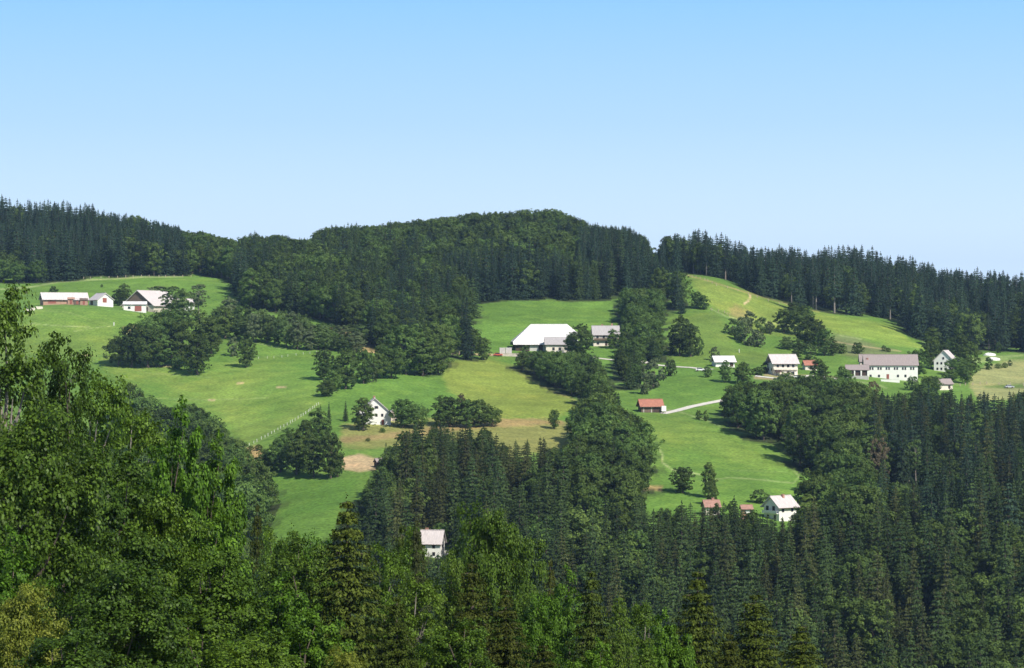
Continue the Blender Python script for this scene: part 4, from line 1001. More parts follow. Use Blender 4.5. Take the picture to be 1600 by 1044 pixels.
# ================================================================== SINGLE TREES of the meadows
# (px base, py base, height px, width px, proto, mat, kind, label)
ST = [
 # left clump under the hilltop farm
 (186,572,46,40,'broad3','dark','b','low round dark tree at the left tip of the meadow clump'),
 (206,574,66,42,'broad1','dark','b','tall dark tree second from the left in the meadow clump'),
 (232,575,62,50,'broad3','dark','b','broad dark tree in the front middle of the meadow clump'),
 (250,574,50,44,'broad1','mid','b','round green tree above the bare patch in the meadow clump'),
 (235,548,56,48,'broad3','mid','b','wide tree behind the front row of the meadow clump'),
 (262,545,60,50,'broad1','mid','b','round tree in the back middle of the meadow clump'),
 (283,572,70,46,'broad2','dark','b','large dark tree right of the small bare gap in the clump'),
 (268,560,60,40,'broad2','mid','b','green tree filling the centre of the meadow clump'),
 (308,586,60,40,'broad2','dark','b','tallest dark tree at the lower right tip of the meadow clump'),
 (278,578,22,24,'bush1','mid','u','small round bush at the foot of the meadow clump'),
 (268,512,62,34,'broad_tall','olive','b','slim olive tree in front of the grey gabled barn'),
 (284,520,66,34,'broad2','olive','b','olive tree between the gabled barn and the small cottage'),
 (312,549,62,38,'broad2','dark','b','tall dark tree standing right of the small cottage'),
 (330,553,58,34,'broad2','dark','b','dark tree on the right shoulder of the meadow clump'),
 (311,502,56,26,'broad_tall','grey','b','thin greyish tree behind the small grey-roofed cottage'),
 (352,530,48,30,'broad2','dark','b','dark oval tree at the left start of the pale hedgerow'),
 (385,574,44,28,'broad1','dark','b','single dark oval tree on the open meadow under the hedgerow'),
 (364,557,30,22,'bush2','grey','u','grey-brown bush left of the single dark oval tree'),
 (187,478,26,24,'broad2','dark','b','dark tree between the white stable and the gabled barn'),
 (195,476,32,20,'broad2','dark','b','taller dark tree just left of the gabled barn'),
 (84,463,16,16,'bush1','dark','u','small dark bush behind the long pale-roofed shed'),
 (246,461,14,34,'bush2','grey','u','greyish shrub showing over the roof of the gabled barn'),
 (159,449,5,5,'bush1','dark','u','tiny lone bush on the upper hilltop meadow'),
 (14,348,44,20,'spruce1','spruce_far','s','tallest dark spruce rising over the left end of the skyline'),
 # small clump 490-600
 (506,594,46,34,'broad1','dark','b','dark tree at the left edge of the clump under the hedgerow'),
 (540,608,62,38,'broad2','dark','b','tall dark tree in the middle of the clump under the hedgerow'),
 (522,612,34,26,'broad3','mid','b','low green tree at the lower edge of the clump under the hedgerow'),
 (511,620,26,26,'broad3','dark','b','small round tree at the lower left tip of the clump under the hedgerow'),
 (568,600,52,32,'broad1','mid','b','green tree right of centre in the clump under the hedgerow'),
 (576,598,34,30,'bush2','grey','u','greyish shrub inside the clump under the hedgerow'),
 (590,592,40,34,'broad3','dark','b','dark spreading tree in the row leading to the round hill'),
 (612,592,48,44,'broad3','mid','b','wide green tree in the row leading to the round hill'),
 (552,566,30,14,'spruce1','spruce_brown','s','small brownish spruce behind the clump under the hedgerow'),
 (635,586,76,58,'broad1','mid','b','big round blue-green tree at the foot of the round hill'),
 (600,568,34,30,'broad3','dark','b','dark tree behind the row leading to the round hill'),
 (660,588,64,46,'broad2','dark','b','dark tree right of the big round blue-green tree'),
 (685,586,60,42,'broad1','dark','b','dark round tree at the right end of the row under the hill'),
 (505,545,36,26,'broad1','olive','b','olive tree near the right end of the pale hedgerow'),
 (520,546,26,22,'broad3','mid','b','small tree at the right end of the pale hedgerow'),
 # copse left of the bare soil
 (417,736,34,34,'broad3','dark','b','low dark tree at the left end of the copse by the bare soil strip'),
 (438,738,52,34,'broad1','mid','b','green round tree second from the left in the copse by the bare soil strip'),
 (452,714,44,30,'broad2','mid','b','green tree high on the left side of the copse by the bare soil strip'),
 (463,742,66,34,'broad2','dark','b','dark tree in the middle front of the copse by the bare soil strip'),
 (478,706,48,28,'broad1','dark','b','dark tree in the middle back of the copse by the bare soil strip'),
 (499,702,62,34,'broad2','mid','b','tall pointed green tree crowning the copse by the bare soil strip'),
 (490,746,64,34,'broad2','dark','b','tall dark tree front right of middle in the copse by the bare soil strip'),
 (517,748,70,32,'broad1','dark','b','tall dark tree at the right end of the copse by the bare soil strip'),
 (528,746,38,20,'broad3','mid','b','low green tree at the lower right corner of the copse by the soil strip'),
 (501,662,30,9,'spruce2','spruce','s','left one of two thin spruce tips behind the copse'),
 (514,664,36,9,'spruce2','spruce','s','right one of two thin spruce tips behind the copse'),
 # meadow house
 (568,673,50,33,'broad2','dark','b','round dark tree covering the left half of the white meadow house'),
 (540,659,32,11,'spruce2','spruce','s','slender young spruce left of the white meadow house'),
 (630,669,44,38,'broad1','mid','b','round green tree right of the white meadow house'),
 (652,670,38,34,'broad3','mid','b','low green tree between meadow house and middle wood'),
 (703,668,46,34,'broad1','dark','b','dark tree joining the middle wood top and the hedge beside it'),
 (728,669,44,34,'broad1','mid','b','green tree in the hedge right of the middle wood top'),
 (721,650,34,15,'broad2','rust','b','reddish-brown tree on the edge of the middle wood'),
 (748,668,42,38,'broad1','dark','b','dark tree left of the dry bank above the middle wood'),
 (768,667,32,30,'broad3','dark','b','low dark tree at the left end of the dry bank'),
 (690,668,48,30,'broad2','mid','b','green tree behind the top spruces of the middle wood'),
 (866,671,30,16,'broad1','mid','b','lone small tree on the yellow meadow left of the leafy knoll'),
 # between barn and park trees
 (908,560,52,34,'broad2','dark','b','dark tree standing between the huge barn and balconied farmhouse'),
 (893,556,36,20,'broad3','mid','b','green tree leaning on the right end of the barn annex'),
 (958,545,30,18,'broad2','mid','b','small tree in front of the balconied farmhouse right side'),
 (820,560,20,18,'bush2','olive','u','olive bush at the foot of the stone yard wall'),
 (756,563,34,24,'broad1','dark','b','dark tree at the end of the farm track left of the crates'),
 (738,556,40,30,'broad3','dark','b','dark tree on the farm track at the hill flank edge'),
 (1062,557,62,32,'broad2','dark','b','tall dark tree of the pair on the meadow left of field shed'),
 (1079,558,50,30,'broad1','dark','b','rounder tree of the pair on the meadow left of field shed'),
 (1050,555,42,20,'spruce3','spruce','s','pointed spruce hugging the tall tree left of the field shed'),
 (1066,490,26,16,'spruce1','spruce_far','s','dark spruce at the lower corner of the central hill wood'),
 (1088,482,26,20,'broad1','mid','b','round tree on the shoulder left of the right ridge'),
 (1100,484,22,16,'broad2','mid','b','small tree next to the round one on the shoulder'),
 (1116,564,22,16,'bush2','grey','u','greyish bush on the bank above the field shed'),
 (1092,556,30,16,'bush2','mid','u','green shrub right of the pair of meadow trees'),
 (1047,588,26,20,'bush1','dark','u','dark bush below the upper gravel road'),
 (1020,607,46,34,'bush2','grey','u','grey thicket right of the leafy clump below the gravel road'),
 (1008,616,34,24,'bush2','grey','u','lower grey shrub beside the leafy clump'),
 (1133,598,34,18,'broad2','mid','b','narrow tree just below the white field shed'),
 (1160,601,34,26,'broad2','dark','b','grey-green tree between field shed and cream house'),
 (1105,590,18,14,'bush1','mid','u','small bush under the bend of the upper gravel road'),
 (1185,587,14,22,'bush1','dark','u','dark bush left of the cream house'),
 (1196,583,18,14,'bush2','dark','u','bush at the left corner of the cream house'),
 (1243,569,26,10,'broad_tall','dark','b','slim dark tree behind the right corner of the cream house'),
 (1280,602,40,28,'broad2','dark','b','dark tree right of the white car and orange-red hut'),
 (1228,608,26,30,'broad3','olive','b','olive tree under the cream house'),
 (1252,606,20,22,'broad1','mid','b','small round tree under the yard of the cream house'),
 (1316,592,20,16,'bush1','dark','u','dark bush at the left end of the open-fronted barn'),
 (1320,612,34,30,'broad1','mid','b','green tree below the open-fronted barn'),
 (1364,622,26,22,'bush2','rust','u','reddish-brown shrub below the long farmhouse'),
 (1341,553,18,20,'bush1','dark','u','round dark bush above the left end of the long farmhouse'),
 (1381,549,10,9,'bush1','dark','u','small dark bush above the long farmhouse roof'),
 (1388,550,7,8,'bush1','dark','u','tiny dark bush right of another above the long farmhouse'),
 (1315,553,16,18,'bush1','dark','u','dark bush on the grey-brown slope left of the long farmhouse'),
 (1302,556,26,16,'broad2','dark','b','dark tree at the lower right of the shrubby slope'),
 (1433,590,42,34,'broad1','mid','b','green tree over the right end of the long farmhouse'),
 (1455,576,46,30,'broad1','dark','b','dark round tree left of the steep gabled house'),
 (1470,556,20,30,'broad3','dark','b','dark tree behind the ridge of the steep gabled house'),
 (1500,572,48,32,'broad1','dark','b','dark tree at the right wall of the steep gabled house'),
 (1516,586,50,30,'broad2','dark','b','tall dark tree right of the steep gabled house'),
 (1508,600,36,22,'broad2','mid','b','green tree in front of the right wall of steep gabled house'),
 (1484,594,16,30,'bush1','mid','u','low green hedge in front of the steep gabled house'),
 (1494,588,30,30,'broad3','mid','b','tree at the top right behind the steep gabled house'),
 (1456,542,30,26,'broad2','dark','b','dark tree at the wood corner above the steep gabled house'),
 (1490,555,26,26,'broad1','mid','b','light tree at the foot of the ridge wood, above the steep gabled house'),
 (1520,545,14,18,'bush1','mid','u','round bush at the wood edge above the ochre field'),
 (1560,552,18,10,'bush2','dark','u','dark bush beside the white sheeted heaps'),
 (1545,578,20,14,'bush2','mid','u','shrub at the left end of the ochre field hedge'),
 (1560,576,8,12,'bush1','mid','u','low shrub in the middle of the ochre field hedge'),
 (1570,575,9,10,'bush1','dark','u','low dark shrub in the ochre field hedge'),
 (1578,572,10,7,'bush2','dark','u','thin shrub at the right end of the ochre field hedge'),
 (1452,616,28,26,'broad1','dark','b','dark tree left of the tucked-away brown-roofed shed'),
 (1462,612,24,18,'broad2','olive','b','olive tree in front of the tucked-away shed'),
 (1425,610,22,22,'bush1','olive','u','olive bush under the terrace wall'),
 # shrubby slope 1130-1300
 (1146,524,26,26,'bush2','olive','u','leftmost olive shrub of the thicket above the cream house'),
 (1158,534,30,24,'bush1','olive','u','olive shrub at the lower left of the thicket'),
 (1170,541,30,24,'bush2','grey','u','greyish shrub at the bottom of the thicket'),
 (1184,543,26,24,'bush1','grey','u','grey shrub at the lower right of the thicket'),
 (1172,510,24,24,'bush2','grey','u','grey-brown shrub at the top of the thicket'),
 (1190,520,24,22,'bush2','olive','u','olive shrub right of the thicket top'),
 (1203,522,20,18,'bush1','grey','u','grey shrub at the right end of the thicket'),
 (1160,515,20,20,'bush1','grey','u','grey shrub in the upper left of the thicket'),
 (1225,520,36,30,'broad1','dark','b','dark tree at the left of the grove behind the cream house'),
 (1240,500,28,22,'broad2','dark','b','dark tree at the top of the grove behind the cream house'),
 (1250,525,46,32,'broad3','dark','b','broad dark tree in the middle of the grove behind the cream house'),
 (1262,505,26,18,'broad2','mid','b','green tree at the upper right of the grove'),
 (1262,545,50,34,'broad2','dark','b','dark tree low in the grove above the orange-red hut'),
 (1278,545,44,26,'broad2','dark','b','dark tree right of the grove above the orange-red hut'),
 (1288,556,40,30,'broad1','mid','b','tree at the lower right end of the grove'),
 (1228,546,20,26,'bush1','olive','u','olive shrub directly above the cream house roof'),
 (1266,563,26,24,'bush2','olive','u','olive shrub right above the orange-red hut'),
 (1248,558,28,22,'broad2','dark','b','dark tree beside the right gable of the cream house'),
 # pale stems on the leafy slope
 (1398,768,78,20,'broad_tall','olive','b','pale-stemmed thin tree, leftmost of the bare-stemmed row on the right slope'),
 (1409,770,84,18,'broad_tall','olive','b','pale-stemmed thin tree, second from the left in the bare-stemmed row on the right slope'),
 (1420,768,74,18,'broad_tall','olive','b','pale-stemmed thin tree, third from the left in the bare-stemmed row on the right slope'),
 (1431,770,80,20,'broad_tall','olive','b','pale-stemmed thin tree, rightmost of the bare-stemmed row on the right slope'),
 (1371,770,82,34,'broad1','rust','b','tree with a pinkish dead top on the leafy slope at right'),
 # lower meadow
 (1067,771,40,34,'broad1','dark','b','round dark tree standing alone on the big lower meadow'),
 (1108,778,54,22,'broad2','dark','b','slim dark tree right of the round one on the lower meadow'),
 (1113,790,36,17,'broad2','dark','b','small dark tree under the slim one on the lower meadow'),
 (1092,656,15,12,'bush1','dark','u','small dark bush below the lower gravel road'),
 (1102,658,17,9,'bush2','dark','u','narrow dark bush next to the one below the gravel road'),
 (1186,787,22,30,'bush2','olive','u','olive bush on the meadow left of the balcony house'),
 (1262,816,42,32,'broad2','light','b','yellow-green tree right of the balcony house'),
 (1285,812,30,30,'broad1','olive','b','olive tree right of the yellow-green one near the balcony house'),
 (1000,795,40,12,'spruce2','spruce','s','narrow spruce at the edge of the lower meadow'),
 (1170,803,12,16,'bush1','olive','u','small bush behind the red-roofed shed'),
 (603,740,48,18,'spruce1','spruce','s','dark spruce beside the little field hut'),
 (602,748,22,24,'broad1','dark','b','round dark tree under the spruce by the field hut'),
 (690,852,34,26,'broad1','mid','b','bright round tree right behind the valley cottage'),
 (575,690,6,8,'bush1','dark','u','tiny bush on the grass bank below the meadow house'),
 (598,676,8,10,'bush1','mid','u','low bush under the front of the meadow house'),
 (404,704,10,14,'bush1','dark','u','small dark bush on the dry patch at the meadow corner'),
 (392,704,8,10,'bush1','dark','u','low bush left of another on the dry patch at the meadow corner'),
]
NAMES = {'b': ('broadleaf_tree', 'tree'), 's': ('spruce_tree', 'spruce'), 'u': ('bush', 'bush')}
nsingle = {'b': 0, 's': 0, 'u': 0}
for (bx_, by_, hp, wp, pr, mt, kd, lab) in ST:
    p = P(bx_, by_); k = mpp(p.y)
    nm, ct = NAMES[kd]
    plant(nm, pr, mt, p - Vector((0, 0, .2)), hp * k * 1.04, wp * k * (1.2 if kd == 'b' else 1.06), random.random() * 6.28, lab, ct, parts=True)
    nsingle[kd] += 1
    OCC.append((p.x, p.y, wp * k * .3))
    ALLTREES.append((bx_, by_, by_ - hp, wp, p.y, kd, None))

for k, (fx, ft) in enumerate(((1072,792),(1086,800),(1098,792),(1110,791),(1121,788),(1131,784),(1143,785),(1152,793),(1165,799),(1177,798),(1188,802),(1199,805),(1211,810),(1223,809),(1235,811),(1246,806))):
    hh_ = random.uniform(72, 90); p = P(fx, ft + hh_); kk = mpp(p.y)
    bl = k in (4, 6, 9, 15)
    plant('broadleaf_tree' if bl else 'spruce_tree', 'broad2' if bl else random.choice(['spruce1', 'spruce3', 'spruce2']), 'dark' if bl else random.choice(['spruce', 'spruce_brown']), p, hh_ * kk, (34 if bl else 30) * kk * random.uniform(.9, 1.15), random.random() * 6.28,
          'dark leafy tree in the front row below the balcony house' if bl else 'spruce in the front row below the balcony house and its red-roofed neighbours', 'tree' if bl else 'spruce', 'front row of leafy trees below the balcony house' if bl else 'front row of spruces below the balcony house')
    nsingle['b' if bl else 's'] += 1; OCC.append((p.x, p.y, 2.2)); ALLTREES.append((fx, ft + hh_, ft, 30, p.y, 'b' if bl else 's', None))
HL = [(338,522),(380,533),(430,541),(480,549),(520,551),(565,552)]
for k in range(30):
    back = k % 2
    tt = k / 29 * (len(HL) - 1.001); i_ = int(tt); ff = tt - i_
    hx = HL[i_][0] + (HL[i_+1][0] - HL[i_][0]) * ff + random.uniform(-4, 4); hy = HL[i_][1] + (HL[i_+1][1] - HL[i_][1]) * ff - back * 13 - random.uniform(0, 3)
    p = P(hx, hy); kk = mpp(p.y); hp = random.uniform(32, 50) * (1.0 if hx < 480 else .75); wp = random.uniform(26, 36)
    mt = random.choice(['olive', 'olive', 'mid', 'olive', 'grey', 'olive', 'olive'])
    plant('broadleaf_tree', random.choice(['broad1', 'broad2', 'broad2', 'broad3']), mt, p - Vector((0, 0, .2)), hp * kk, wp * kk, random.random() * 6.28,
          {'olive': 'olive green', 'mid': 'fresh green', 'grey': 'greyish'}[mt] + ' tree in the pale hedgerow under the round hill', 'tree', {'olive': 'olive', 'mid': 'fresh green', 'grey': 'greyish'}[mt] + ' trees of the pale hedgerow')
    nsingle['b'] += 1; OCC.append((p.x, p.y, 4)); ALLTREES.append((hx, hy, hy - hp, wp, p.y, 'b', None))

# ================================================================== NEAR TREES
# (centre px, top py, D, crown width px, proto, mat, label)
NT = [
 (0,455,112,190,'near_aspen','near_dark','tallest near tree at the left edge, its slim top reaching the hilltop farm'),
 (92,532,118,170,'near_broad1','near_dark','dark leafy near tree with a double top right of the tallest one'),
 (152,585,128,150,'near_aspen','near_mid','loose light-leaved near tree sloping to the right of the double top'),
 (210,640,138,150,'near_aspen','near_mid','airy near tree with pale stems before the dell'),
 (272,640,134,150,'near_maple','near_bright','bright green maple-like tree with a pointed top, left of two'),
 (330,692,136,140,'near_maple','near_bright','bright green maple-like tree overlooking the lower meadow'),
 (50,640,98,270,'near_broad2','near_dark','big dark leafy tree filling the left edge'),
 (165,700,106,240,'near_broad1','near_dark','big dark tree in the middle of the left tree group'),
 (245,770,108,200,'near_broad2','near_mid','green tree under the airy pale-stemmed one'),
 (325,815,114,170,'near_maple','near_bright','lower bright green tree under the two maple-like ones'),
 (10,835,88,190,'near_maple','near_bright','bright green tree in the lower left corner'),
 (35,915,78,160,'near_broad2','near_yellow','yellowing leafy tree in the lower left corner'),
 (340,865,104,220,'near_broad1','near_mid','light green round-topped tree right of the dark left group'),
 (190,880,88,250,'near_broad2','near_dark','dark leafy tree at the bottom left of centre'),
 (440,905,118,160,'near_maple','near_bright','bright green bushy tree below the lower meadow'),
 (290,970,90,240,'near_broad1','near_mid','green tree cut by the bottom edge left of centre'),
 (432,828,176,110,'near_broad1','near_mid','round green tree just below the lower meadow, beside the small dark spruce'),
 (485,838,172,120,'near_broad2','near_bright','bright rounded tree closing the lower meadow left of the big spruce'),
 (460,850,150,170,'near_broad1','near_dark','dark rounded tree in front of the lower meadow'),
 (402,778,185,80,'near_spruce2','near_spruce_sub','dark small spruce in front of the lower meadow'),
 (458,818,170,120,'near_larch','near_mid','feathery light green tree between two spruces'),
 (543,770,150,250,'near_spruce1','spruce_near','big near spruce with layered drooping branches, left of the valley cottage'),
 (500,840,168,100,'near_larch','near_mid','feathery green tree behind the left side of the big spruce'),
 (603,855,160,110,'near_aspen','near_mid','yellow-green tree on the right side of the big spruce'),
 (628,812,200,100,'near_spruce2','spruce_near','bluish spruce just left of the valley cottage'),
 (647,824,182,64,'near_aspen','near_mid','slim green tree hiding the left half of the valley cottage'),
 (651,803,174,90,'near_spruce2','spruce_brown','spruce with a rusty brown top touching the valley cottage'),
 (765,792,196,150,'near_broad2','near_mid','big round broadleaf tree right of the valley cottage'),
 (815,825,205,120,'near_broad1','near_mid','right shoulder tree next to the big round broadleaf'),
 (716,868,190,100,'near_broad2','near_mid','smaller broadleaf tree below the valley cottage terrace'),
 (738,872,132,170,'near_spruce2','near_spruce_sub','dark near spruce in the bottom centre'),
 (790,912,124,170,'near_spruce1','near_spruce_sub','dark near spruce right of another in the bottom centre'),
 (655,905,128,120,'near_aspen','near_mid','slim pale-stemmed tree in the bottom centre left'),
 (620,925,122,150,'near_spruce2','spruce_near','spruce low between the big spruce and the pale-stemmed tree'),
 (480,955,104,180,'near_maple','near_bright','bright green tree at the bottom left of the big spruce'),
 (545,1015,86,110,'near_broad2','near_yellow','yellow-flowering shrub top at the bottom edge'),
 (860,866,210,80,'near_spruce2','near_spruce_sub','small dark spruce behind the bright green tree'),
 (885,895,184,110,'near_maple','near_bright','bright green tree left of the thin-topped spruce'),
 (845,930,150,120,'near_broad2','near_bright','bright green round tree at the bottom centre'),
 (925,882,148,160,'near_spruce1','spruce_near','thin-topped near spruce in the bottom right of centre'),
 (968,925,158,110,'near_larch','near_mid','light feathery tree right of the thin-topped spruce'),
 (1005,945,168,90,'near_aspen','near_mid','loose green tree low between two near spruces'),
 (1090,882,138,200,'near_spruce1','spruce_near','large near spruce with rusty tip in the lower right'),
 (1045,960,134,110,'near_maple','near_bright','bright green tree left of the rusty-tipped spruce'),
 (1180,922,140,190,'near_spruce2','spruce_near','near spruce right of the rusty-tipped one'),
 (1252,970,126,210,'near_spruce1','spruce_near','rightmost near spruce, only its top showing'),
 (715,975,104,170,'near_broad1','near_mid','green tree top at the bottom edge under the valley cottage'),
 (850,1000,100,190,'near_spruce1','near_spruce_sub','dark spruce top cut by the bottom edge in the centre'),
 (930,1005,100,130,'near_maple','near_bright','bright green tree top at the bottom edge of the centre'),
 (1140,985,112,150,'near_spruce2','near_spruce_sub','olive conifer top between the last two near spruces'),
 (1010,1005,104,130,'near_larch','near_mid','feathery green top at the bottom edge right of centre'),
 (400,1000,92,190,'near_broad1','near_mid','green tree top at the bottom edge under the bright bushy tree'),
 (110,985,74,230,'near_broad1','near_dark','dark tree top at the bottom edge left'),
]
LM['near_spruce_sub'] = leaf_mat('near_dark_spruce_needles', (0.028, 0.042, 0.007), (0.078, 0.088, 0.014), 0.15, 0.15)
for (cx_, ty, D, wp, pr, mt, lab) in NT:
    x = (cx_ - 800) / F * D; z0 = float(ground(x, D)); zt = (CY - ty) / F * D
    isn = 'spruce' in pr
    hgt = zt - z0
    kd = 's' if isn else 'b'
    nm, ct = NAMES[kd]
    if pr == 'near_larch': nm, ct = 'larch_tree', 'tree'
    # crown widths are those seen in the frame, where a spruce shows only its upper part
    wid = wp * D / F * (1.25 if isn or pr == 'near_larch' else 1.0)
    plant(nm, pr, mt, Vector((x, D, z0)), hgt, wid, random.random() * 6.28, lab, ct)
    if nm != 'larch_tree': nsingle[kd] += 1
    py0 = CY - z0 / D * F
    ALLTREES.append((cx_, py0, ty, wp, D, kd, None))

# ================================================================== CLOSED WOODS
def scatter():
    sp = 7.0
    ys = np.arange(600, 1840, sp)
    out = []
    for y0 in ys:
        hw = 0.29 * y0
        xs = np.arange(-hw, hw, sp)
        out.append(np.stack([xs + rng.uniform(-.42, .42, len(xs)) * sp, y0 + rng.uniform(-.42, .42, len(xs)) * sp], 1))
    pts = np.concatenate(out)
    X, Y = pts.T
    Z = ground(X, Y)
    bx, by = proj(X, Y, Z)
    free = np.ones(len(X), bool)
    for ox, oy, orad in OCC:
        free &= (X - ox) ** 2 + (Y - oy) ** 2 > orad ** 2
    # skyline of the ground in front of every point: what lies below it is hidden by the slope
    gpx = np.arange(-80, 1690, 10.0); gy = np.arange(560, 1850, 5.0)
    A_, B_ = np.meshgrid(gpx, gy, indexing='ij')
    run = np.minimum.accumulate(CY - ground((A_ - 800) / F * B_, B_) / B_ * F, axis=1)
    def hid(px, py, D):
        return py > run[np.clip((px + 80) / 10, 0, len(gpx) - 1).astype(int), np.clip((D - 560) / 5, 0, len(gy) - 1).astype(int)] + .8
    # houses stay in view: nothing nearer may stand before these boxes
    KEEP = [(738, 500, 775, 562, 1300), (664, 826, 692, 860, 780), (1196, 778, 1243, 806, 905), (1160, 792, 1171, 798, 905), (1103, 782, 1119, 788, 905), (1466, 595, 1481, 604, 1170), (585, 712, 592, 728, 905), (1392, 690, 1436, 752, P(1412, 771).y - 1), (1360, 694, 1382, 712, P(1371, 772).y - 1), (995, 620, 1042, 646, 1060), (800, 505, 900, 548, 1240), (1345, 550, 1430, 594, 1200)]
    # union of outlines
    def union(px, py):
        r = np.zeros(px.shape, bool)
        for q in REG: r |= inpoly(px, py, q[1])
        r |= py > 1044
        return r
    ub = union(bx, by + 1) | (by > 1010) | hid(bx, by, Y)
    region = np.full(len(X), -1)
    rnd = rng.random(len(X)); rnd2 = rng.random(len(X)); rnd3 = rng.random(len(X)); rnd4 = rng.random(len(X))
    isS = np.zeros(len(X), bool); Hh = np.zeros(len(X))
    bound = np.full(len(X), -1)
    for ri, q in enumerate(REG):
        if q[0] in ('park_trees', 'barn_trees', 'meadow_copse', 'dell_trees', 'knoll_leafy', 'slope_leafy', 'hill_lobe'):
            bound[(bound < 0) & inpoly(bx, by, q[1])] = ri
    # region is found where the crown is, so iterate over heights
    for f in (1.08, 1.0, .92, .84, .74, .64, .54):
        todo = (region < 0) & free & ub
        for ri, q in enumerate(REG):
            s_h = (q[6][0] - 2) + (q[6][1] - q[6][0] + 3) * rnd2
            b_h = q[7][0] + (q[7][1] - q[7][0]) * rnd2
            sel = rnd < q[2]
            hh = np.where(sel, s_h, b_h) * f
            tpx, tpy = proj(X, Y, Z + hh * (.86 + .1 * rnd3))
            _, rty = proj(X, Y, Z + hh)
            mx, my = proj(X, Y, Z + hh * .5)
            rad = np.where(sel, 1.6, np.where(bound >= 0, hh * .27, 2.4)) * F / Y
            lx, ly = proj(X, Y, Z + hh * .22)
            ok = todo & np.where(bound >= 0, (bound == ri) & union(tpx, tpy), inpoly(tpx, tpy, q[1]))
            if q[0] in ('park_trees', 'barn_trees', 'meadow_copse'): ok &= (rty > min(p_[1] for p_ in q[1]) - 4)
            if q[0] == 'ridge_right': ok &= ((Y > 1420) | (bx > 1400)) & (Y > 1360) & ((bx > 1160) | (Y > 1500)) & ((bx > 1235) | (Y > 1460))
            for kx0, ky0, kx1, ky1, kD in KEEP:
                ok &= ~((Y < kD) & (tpx + rad * 1.45 > kx0) & (tpx - rad * 1.45 < kx1) & (rty < ky1) & (by > ky0))
            idx = np.nonzero(ok)[0]
            if not len(idx): continue
            m1 = (union(mx[idx] - rad[idx], my[idx]) & union(mx[idx] + rad[idx], my[idx])) | hid(mx[idx], my[idx], Y[idx])
            m1 &= (bound[idx] < 0) | sel[idx] | (union(lx[idx] - rad[idx] * .9, ly[idx]) & union(lx[idx] + rad[idx] * .9, ly[idx]))
            t1 = np.where(sel[idx], True, union(tpx[idx] - rad[idx] * .8, tpy[idx] + 3 * rad[idx] * .3) & union(tpx[idx] + rad[idx] * .8, tpy[idx] + 3 * rad[idx] * .3))
            idx = idx[m1 & t1]
            region[idx] = ri; isS[idx] = sel[idx]; Hh[idx] = hh[idx]
            todo[idx] = False
    # a wood's hidden trees below the frame
    low = (region < 0) & free & (by > 1030) & (Y > 600)
    region[low] = len(REG) - 3; isS[low] = rnd[low] < .8; Hh[low] = 14 + 6 * rnd2[low]
    # broadleaf trees need more room
    small = np.array([q[0] in ('park_trees', 'barn_trees', 'meadow_copse', 'knoll_leafy', 'dell_trees') for q in REG])
    keep = (region >= 0) & ((isS & (rnd4 < np.where(np.array([q[0] == 'ridge_right' for q in REG])[region], .5, .84))) | (~isS & (rnd4 < np.where(small[region], .8, .62))))
    sm = np.array([q[0] in ('hedgerow', 'ridge_left_bushes') for q in REG] + [False])
    idx = np.nonzero(keep)[0]
    order = idx[np.argsort(-Y[idx])]
    rec = []
    for i in order:
        q = REG[region[i]]
        if isS[i]:
            pr = q[3][int(rnd3[i] * len(q[3]))]; mt = q[4][int(rnd4[i] / 1.0 * len(q[4])) % len(q[4])]
            w = PR[pr][3] * 2 * (0.55 + .45 * Hh[i] / PR[pr][2]) * (.78 + .4 * float(rng.random())) * (1.12 if q[0] == 'ridge_right' else 1)
        else:
            pr = B3[int(rnd3[i] * 3)]
            mt = q[5][int(rnd4[i] * 97) % len(q[5])]
            w = PR[pr][3] * 2 * (Hh[i] / PR[pr][2]) * (.85 + .3 * rnd2[i])
            if Hh[i] < 10: w *= 1.1
        rec.append([float(bx[i]), float(by[i]), float(by[i] - Hh[i] * F / Y[i]), float(w * F / Y[i]), float(Y[i]), 's' if isS[i] else 'b', (float(X[i]), float(Y[i]), float(Z[i]), float(Hh[i]), float(w), pr, mt, int(region[i]))])
    return rec
SC = scatter()
# how much of each tree shows: a coarse painter's pass over the frame
allt = ALLTREES + [tuple(r_) for r_ in SC]
order = sorted(range(len(allt)), key=lambda i: -allt[i][4])
buf = np.full((522, 800), -1, np.int32)
for i in order:
    px, yb, yt, wpx, D, kd, rec = allt[i]
    x0 = int((px - wpx / 2) / 2); x1 = int((px + wpx / 2) / 2) + 1; y0 = int(yt / 2); y1 = int(yb / 2) + 1
    X0, X1, Y0, Y1 = max(x0, 0), min(x1, 800), max(y0, 0), min(y1, 522)
    if X0 >= X1 or Y0 >= Y1: continue
    yy, xx = np.mgrid[Y0:Y1, X0:X1]
    u = (xx * 2 + 1 - px) / (wpx / 2); v = (yy * 2 + 1 - yt) / max(yb - yt, 1)
    m = (np.abs(u) < np.clip(v, 0, 1)) if kd == 's' else (u * u + ((v - .48) / .52) ** 2 < 1)
    sub = buf[Y0:Y1, X0:X1]; sub[m] = i
cnt = np.bincount(buf[buf >= 0], minlength=len(allt))
base = len(ALLTREES)
picked = set()
for kd in ('s', 'b'):
    ids = [base + j for j, r_ in enumerate(SC) if r_[5] == kd]
    ids.sort(key=lambda i: -cnt[i])
    picked |= set(i for i in ids[:300 - nsingle[kd]] if cnt[i] > 0)
print('trees', len(SC), 'visible', int((cnt[base:] > 0).sum()), 'single', nsingle, 'picked', len(picked))
KINDW = {'s': ('spruce', 'spruces'), 'b': ('leafy tree', 'leafy trees')}
MATW = {'spruce': 'dark', 'spruce_far': 'blackish', 'spruce_brown': 'brownish', 'dark': 'dark', 'mid': 'green', 'olive': 'olive', 'grey': 'greyish', 'light': 'light green'}
stuff = {'s': [], 'b': []}
RB = {}     # extent of each wood's picked trees in the view
